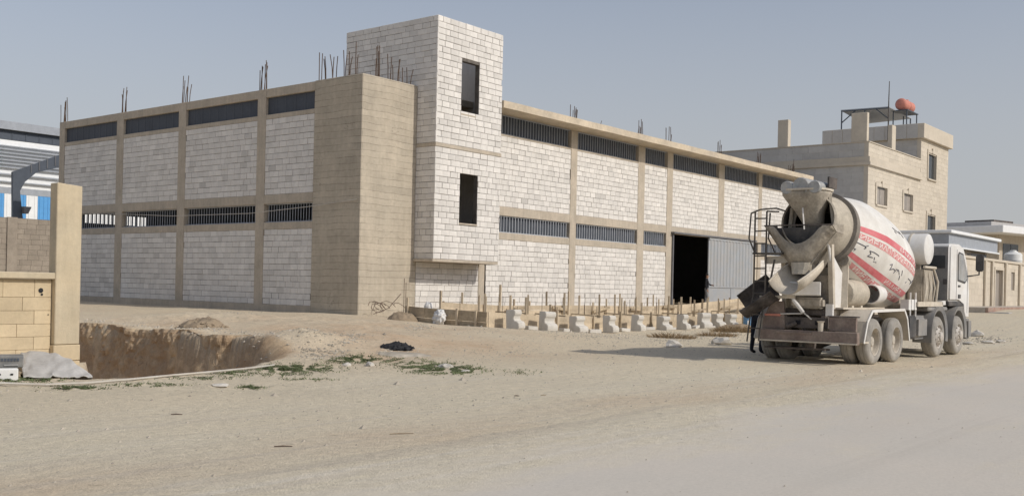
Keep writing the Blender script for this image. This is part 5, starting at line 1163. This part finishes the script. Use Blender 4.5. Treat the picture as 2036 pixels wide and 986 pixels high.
for i, (px0, px1, py, Y, lb) in enumerate([(-60, 70, 742, 15.0, 'upper grey plank lying at the foot of the tarp'), (-60, 40, 747, 14.7, 'lower weathered plank lying on the weeds at left edge')]):
    a, c = gpt(px0, py), gpt(px1, py + 3); mb = MB(); mb.bar((0, 0, .03), (c.x - a.x, c.y - a.y, .03 + c.z - a.z), .14, .03); o = mb.build('plank', 'wood_old', None, label=lb, cat='plank', group='planks by the tarp'); o.location = a
hp = [gpt(x, y) + Vector((0, 0, .025)) for x, y in ((-60, 771), (0, 769), (90, 768), (180, 764), (260, 757), (340, 749), (430, 741), (500, 734), (545, 728))]
mb = MB(); mb.tube(hp, .017, 7); mb.build('ground_pipe', 'pipe', None, smooth=True, label='pale plastic pipe lying along the near edge of the pit', cat='pipe')
# burnt heap, rubble, clods
pb = MB()
def crumb(p, r):
    a = [random.uniform(.6, 1.2) * r for _ in range(6)]
    pb.add([(p.x + a[0], p.y, p.z), (p.x, p.y + a[1], p.z), (p.x - a[2], p.y, p.z), (p.x, p.y - a[3], p.z), (p.x + a[4] * .2, p.y + .2 * a[5], p.z + a[4] * .75)], [(0, 1, 4), (1, 2, 4), (2, 3, 4), (3, 0, 4)])
o = heap('burnt_heap', 'charcoal', *gpt(788, 692).xy, .36, .28, .13, 2.2, .1, 30, label='small black burnt heap on the soil before the corner', cat='ash heap')
def clods(par, mt, rx, ry, h, n, r0):
    global pb
    keep = pb if 'pb' in globals() else None; pb = MB()
    for _ in range(n):
        a, q = random.uniform(0, 6.28), math.sqrt(random.random()); crumb(Vector((math.cos(a) * q * rx, math.sin(a) * q * ry, h * max(0, 1 - q ** 2) - .01)), r0 * random.choice((.5, .7, 1, 1.5)))
    pb.build('clods', mt, par, kind='stuff'); pb = keep
clods(o, 'charcoal', .42, .3, .12, 90, .05)
heap('grit_heap', 'pebble', *gpt(805, 706).xy, .6, .3, .05, 5.2, .1, 24, label='grey gritty spread of rubble beside the black heap', cat='rubble')
heap('soil_heap', 'clod', *on(BL(-.35, 2.6)).xy, .55, .5, .26, 7.7, .3, 24, label='small brown soil heap around a stake by the concrete corner', cat='soil heap')
o = heap('dirt_mound', 'clod', *gpt(402, 651).xy, .62, .5, .27, 1.7, .3, 26, label='small dark clod mound on the ground beyond the pit', cat='dirt mound')
clods(o, 'clod', .7, .55, .24, 220, .045)
RB_ = [(440, 769, .14, 'pale flat stone lying alone near the road below the pit'), (690, 728, .1, 'white rubble lump in the weeds left of the black heap'), (735, 727, .11, 'white rubble lump nearest the black heap'), (886, 731, .13, 'pale rubble lump in the right weed patch'), (926, 739, .1, 'flat white chip beside the right weed patch'),
       (480, 616, .22, 'white rubble lump on the mound by the shaded wall'), (1434, 684, .3, 'pale cement lump in the truck shadow edge'), (1340, 690, .26, 'grey cement lump left in the truck shadow'), (1943, 668, .30, 'white rubble block in front of the truck'), (1965, 682, .22, 'flat rubble slab nearest the kerb by truck'), (1990, 680, .2, 'small rubble slab on the far right roadside'), (1925, 684, .2, 'low rubble slab just ahead of front wheel')]
for i, (px, py, s_, lb) in enumerate(RB_):
    o = link('rubble_lump', lump('rubble_lump', 'rubble', s_, s_ * .7, s_ * (.55 if i not in (0, 4, 9, 10, 11) else .25), i * 3.3, .4, 2, 1.6), None, label=lb, cat='rubble', group='loose rubble lumps'); p = gpt(px, py); o.location = p + Vector((0, 0, s_ * .15)); o.rotation_euler = (0, 0, i)
    for q in o.data.polygons: q.use_smooth = False
bb = gpt(1486, 650); mb = MB(); mb.lathe([(0, .001), (0, .17), (.02, .18), (.25, .18), (.26, .187), (.28, .18), (.5, .18), (.52, .15), (.53, .001)], (0, 0, 0), (0, 0, 1), 20)
bb = on(BL(RW(1486, 646, 7.3)[0], 7.3)); o = mb.build('blue_drum', 'blue_plastic', None, smooth=40, label='small blue plastic drum between the stones and the truck', cat='drum'); o.location = bb - Vector((0, 0, .01))
mb = MB(); mb.box(-.04, .05, -.186, -.182, .12, .36); mb.build('sticker', 'bag', o)
# scattered pebbles and crumbs, weeds, dry scrub
pb = MB()
for _ in range(5200):
    b_, o_ = random.uniform(-28, 22), random.uniform(5.5, 20.4)
    if random.random() < .35: b_, o_ = random.gauss(3, 4), random.gauss(9.5, 2)
    p = BL(b_, o_)
    if p.y < 6 or abs(p.x) > p.y * .56 or pit_sd(p.x, p.y) > -.25: continue
    crumb(on(p, -.004), random.choice((.010, .013, .016, .02, .026)) * (1 + (random.random() < .03) * 1.6))
for _ in range(500):
    b_, o_ = random.uniform(-26, 8), random.uniform(20.5, 27); p = BL(b_, o_)
    if p.y > 6: crumb(on(p, .03), random.choice((.006, .008, .012)))
for _ in range(900):   # crumbs along the pit rim and slope
    x = random.uniform(-12, -3.4); p = Vector((x, P1.y + (P1.x - x) * .79 + random.gauss(.4, .7), 0)); crumb(on(p, -.005), random.choice((.015, .02, .03, .045)))
for (px, py, sx_, sy_, n, r0) in [(402, 648, 22, 7, 260, .035), (470, 625, 40, 6, 120, .03), (640, 690, 50, 14, 500, .022), (700, 670, 30, 10, 300, .022), (1330, 672, 50, 8, 500, .022), (1420, 665, 50, 8, 600, .024), (1200, 668, 90, 5, 400, .018), (785, 695, 30, 5, 260, .02), (830, 650, 20, 6, 160, .025), (1960, 676, 45, 7, 260, .035), (1000, 700, 120, 14, 300, .016)]:
    for _ in range(n):
        p = gpt(random.gauss(px, sx_ * .6), random.gauss(py, sy_ * .6))
        if pit_sd(p.x, p.y) < -.1: crumb(p, r0 * random.choice((.4, .6, .8, 1, 1.5)))
pb.build('gravel', 'pebble', None, kind='stuff', label='loose pebbles and soil crumbs over the dirt verge')
wd = MB()
def blade(p, h, lean, w_, az):
    d = Vector((math.cos(az), math.sin(az), 0)); s_ = Vector((-d.y, d.x, 0)) * w_
    wd.add([p - s_, p + s_, p + d * lean * .4 + s_ * .7 + Vector((0, 0, h * .65)), p + d * lean * .4 - s_ * .7 + Vector((0, 0, h * .65)), p + d * lean + Vector((0, 0, h))], [(0, 1, 2, 3), (3, 2, 4)])
for (px, py, rx, ry, n) in [(590, 732, 75, 9, 2600), (560, 734, 40, 6, 900), (690, 716, 40, 6, 700), (880, 734, 75, 10, 1500), (470, 741, 45, 6, 450), (720, 713, 45, 8, 900), (800, 718, 60, 7, 700), (850, 728, 70, 8, 1300), (900, 736, 60, 8, 1300), (50, 752, 70, 8, 1400), (150, 771, 60, 4, 500), (300, 765, 80, 4, 260), (500, 770, 25, 4, 260), (610, 755, 55, 3, 160), (400, 752, 60, 4, 220), (1040, 740, 40, 5, 120), (560, 745, 70, 5, 200)]:
    for _ in range(int(n * 1.9)):
        x, y = random.gauss(px, rx * .5), random.gauss(py, ry * .5)
        if nz(x * .05, y * .22, 3) < -.12: continue
        p = gpt(x, y)
        if pit_sd(p.x, p.y) > -.1: continue
        blade(p, random.uniform(.005, .028), random.uniform(.01, .06), random.uniform(.004, .011), random.uniform(0, 6.28))
wd.build('weeds', 'weed', None, kind='stuff', recalc=False, label='low green weeds in patches along the pit and verge')
def scrub(px, py, r, h, n, lb, mt='dry'):
    mb = MB(); p0_ = gpt(px, py)
    for _ in range(n):
        a, rr = random.uniform(0, 6.28), r * math.sqrt(random.random()); q = Vector((math.cos(a) * rr, math.sin(a) * rr * .6, gz(p0_ + Vector((math.cos(a) * rr, math.sin(a) * rr * .6, 0))) - p0_.z)); d = Vector((math.cos(a) + random.gauss(0, .6), math.sin(a) + random.gauss(0, .6), 0)) * random.uniform(.08, .25)
        hh = h * random.uniform(.3, 1) * (1 - .6 * rr / r); m_ = q + d * .5 + Vector((0, 0, hh * .6)); e = q + d + Vector((0, 0, hh)); s_ = Vector((random.gauss(0, 1), random.gauss(0, 1), 0)).normalized() * .008
        mb.add([q - s_, q + s_, m_ + s_, m_ - s_, e], [(0, 1, 2, 3), (3, 2, 4)])
    o = mb.build('dry_scrub', mt, None, recalc=False, label=lb, cat='scrub', group='dry brown scrub'); o.location = p0_
scrub(1335, 672, .8, .3, 500, 'dry brown scrub left of the truck shadow'); scrub(1462, 660, .9, .42, 900, 'dry brown scrub close behind the truck ladder'); scrub(1425, 668, .7, .28, 450, 'low dry brown scrub between the two larger clumps')
o = heap('scrub_mound', 'clod', *gpt(1465, 656).xy, 1.0, .6, .22, 3.1, .3, 22, label='rough soil mound under scrub behind the truck ladder', cat='soil heap')
for i, (px, py, l_, az, lb) in enumerate([(1075, 786, .22, .5, 'short brown stick lying in the middle of the dirt'), (545, 888, .40, .25, 'thin reddish stick lying near the road at left'), (340, 824, .3, .1, 'small reddish stick on the dirt at far left'), (775, 863, .6, .35, 'long thin stick lying on the dirt near the road'), (1022, 787, .18, .1, 'dark splinter lying left of the short brown stick')]):
    p = gpt(px, py); mb = MB(); mb.tube([(0, 0, .006), (l_ * .2 * math.cos(az), l_ * .2 * math.sin(az), .009), (l_ * .42 * math.cos(az), l_ * .42 * math.sin(az), .005)], [.005, .007, .004], 5); o = mb.build('stick', 'wood_old' if i in (3, 0) else 'rebar', None, label=lb, cat='stick', group='sticks on the dirt'); o.location = p

# ------------------------------------------------------------------ people
def person(name, J, loc, rz, mats, label, hair=True):
    # J: joint name -> (pos, radius); edges fixed
    E_ = [('pelvis', 'waist'), ('waist', 'chest'), ('chest', 'neck'), ('neck', 'skull'), ('skull', 'crown')]
    for s in 'lr':
        E_ += [('chest', 'sh' + s), ('sh' + s, 'el' + s), ('el' + s, 'wr' + s), ('wr' + s, 'pa' + s), ('pelvis', 'hp' + s), ('hp' + s, 'kn' + s), ('kn' + s, 'an' + s), ('an' + s, 'to' + s)]
        E_ += [('pa' + s, f'f{k}{s}') for k in range(5)]
    for s in 'lr':
        w_, e_ = Vector(J['wr' + s][0]), Vector(J['el' + s][0]); d = (w_ - e_).normalized(); sd_ = d.cross(Vector((0, 1, 0))).normalized() if abs(d.y) < .9 else Vector((1, 0, 0)); J['pa' + s] = (w_ + d * .07, .032)
        for k in range(5):
            off = (k - 1.5) * .019; ln = (.075, .085, .08, .065)[k] if k < 4 else .05
            tip = w_ + d * (.085 + ln) + sd_ * off * 1.3 + Vector((0, .02, 0)) if k < 4 else w_ + d * .09 + sd_ * .055; J[f'f{k}{s}'] = (tip, .009)
    names = list(J); idx = {n: i for i, n in enumerate(names)}
    me = bpy.data.meshes.new(name); me.from_pydata([tuple(J[n][0]) for n in names], [(idx[a], idx[b]) for a, b in E_], []); tmp = bpy.data.objects.new('tmp', me); COL.objects.link(tmp)
    md = tmp.modifiers.new('k', 'SKIN'); md.use_smooth_shade = True; sv = me.skin_vertices[0].data
    for n in names:
        r = J[n][1]; sv[idx[n]].radius = (r, r) if not isinstance(r, tuple) else r; sv[idx[n]].use_root = n == 'pelvis'
    tmp.modifiers.new('d', 'SUBSURF').levels = 2; tmp.modifiers['d'].render_levels = 2
    dg = bpy.context.evaluated_depsgraph_get(); fm = bpy.data.meshes.new_from_object(tmp.evaluated_get(dg)); bpy.data.objects.remove(tmp)
    for m in mats: fm.materials.append(M[m])
    P_ = {n: Vector(J[n][0]) for n in names}
    def reg(a, b):
        if b[:2] in ('pa',) or b[0] == 'f' or a in ('neck', 'skull'): return 0
        if b[:2] in ('hp', 'kn', 'an'): return 2
        if b[:2] == 'to': return 3
        return 1
    rad = {n: (J[n][1] if not isinstance(J[n][1], tuple) else J[n][1][0]) for n in names}
    SEG = [(P_[a], P_[b], rad[a], rad[b], reg(a, b), (a, b)) for a, b in E_]
    for pl in fm.polygons:
        bd, br = 9, 1
        for a, b, ra, rb2, g, ab in SEG:
            e = b - a; f = max(0, min(1, (pl.center - a).dot(e) / e.length_squared)); d_ = (pl.center - a - e * f).length / (ra + (rb2 - ra) * f)
            if d_ < bd: bd, br = d_, g
        if br in (1, 2) and (Vector((pl.center.x, pl.center.y)) - P_['pelvis'].xy).length < .22 and P_['pelvis'].z - .15 < pl.center.z < P_['waist'].z: br = 1 if pl.center.z > P_['pelvis'].z + .02 else 2
        pl.material_index = br; pl.use_smooth = True
    fm.name = name; o = link(name, fm, None, label=label, cat='person'); o.location = loc; o.rotation_euler = (0, 0, rz)
    hc = P_['crown']
    mb = lump('hair', 'hair', .096, .098, .088, 5, .06, 3); h = link('hair', mb, o); h.location = hc + Vector((0, -.03, .028))
    sk = P_['skull'].lerp(hc, .55)
    for s_ in (-1, 1):
        fc = MB(); fc.lathe([(0, .001), (.006, .012), (.012, .001)], sk + Vector((s_ * .034, .088, .01)), (0, 1, 0), 8); fc.build('eye', 'hair', o)
        fc = MB(); fc.lathe([(-.01, .001), (0, .03), (.012, .001)], sk + Vector((s_ * .088, -.01, -.005)), (s_, 0, 0), 8); fc.build('ear', 'skin', o)
    fc = MB(); fc.add([sk + Vector((-.014, .088, -.02)), sk + Vector((.014, .088, -.02)), sk + Vector((0, .115, -.02)), sk + Vector((0, .09, .012))], [(0, 1, 2), (0, 2, 3), (2, 1, 3)]); fc.build('nose', 'skin', o)
    fc = MB(); fc.box(sk.x - .022, sk.x + .022, sk.y + .082, sk.y + .094, sk.z - .052, sk.z - .044); fc.build('mouth', 'tank_red', o)
    return o
def standing(h=1.75, stride=.0, **over):
    k = h / 1.75; J = {'pelvis': ((0, 0, .95), .125), 'waist': ((0, .01, 1.12), .12), 'chest': ((0, 0, 1.34), .15), 'neck': ((0, .01, 1.50), .056), 'skull': ((0, .03, 1.58), .085), 'crown': ((0, .025, 1.67), .09)}
    for s, n in ((-1, 'l'), (1, 'r')):
        J.update({'sh' + n: ((s * .19, 0, 1.42), .066), 'el' + n: ((s * .25, -.02, 1.14), .047), 'wr' + n: ((s * .25, .07, .90), .034), 'hp' + n: ((s * .095, 0, .90), .10), 'kn' + n: ((s * .10, .02 + s * stride, .50), .068), 'an' + n: ((s * .105, -.03 + s * stride, .09), .046), 'to' + n: ((s * .12, .12 + s * stride, .04), .04)})
    J.update(over); return {q: (Vector(p) * k, tuple(x * k for x in r) if isinstance(r, tuple) else r * k) for q, (p, r) in J.items()}
person('person', standing(1.74, .06, ell=((-.27, .08, 1.18), .047), wrl=((-.14, .24, 1.14), .034)), BL(RW(1404, 608, .55)[0], .55, .705), ROT + R_(200), ['skin', 'cloth_black', 'cloth_grey', 'cloth_black'], 'person in black top and grey trousers standing at the warehouse door')
p2 = gpt(1507, 704)
J2 = standing(1.74, .05, elr=((.30, .18, 1.20), .05), wrr=((.22, .40, 1.30), .034), ell=((-.30, .15, 1.18), .05), wrl=((-.20, .38, 1.22), .034))
person('person', J2, p2 + Vector((-.02, .05, 0)), R_(-60), ['skin', 'cloth_black', 'cloth_navy', 'cloth_black'], 'person in dark clothes standing behind the truck ladder')
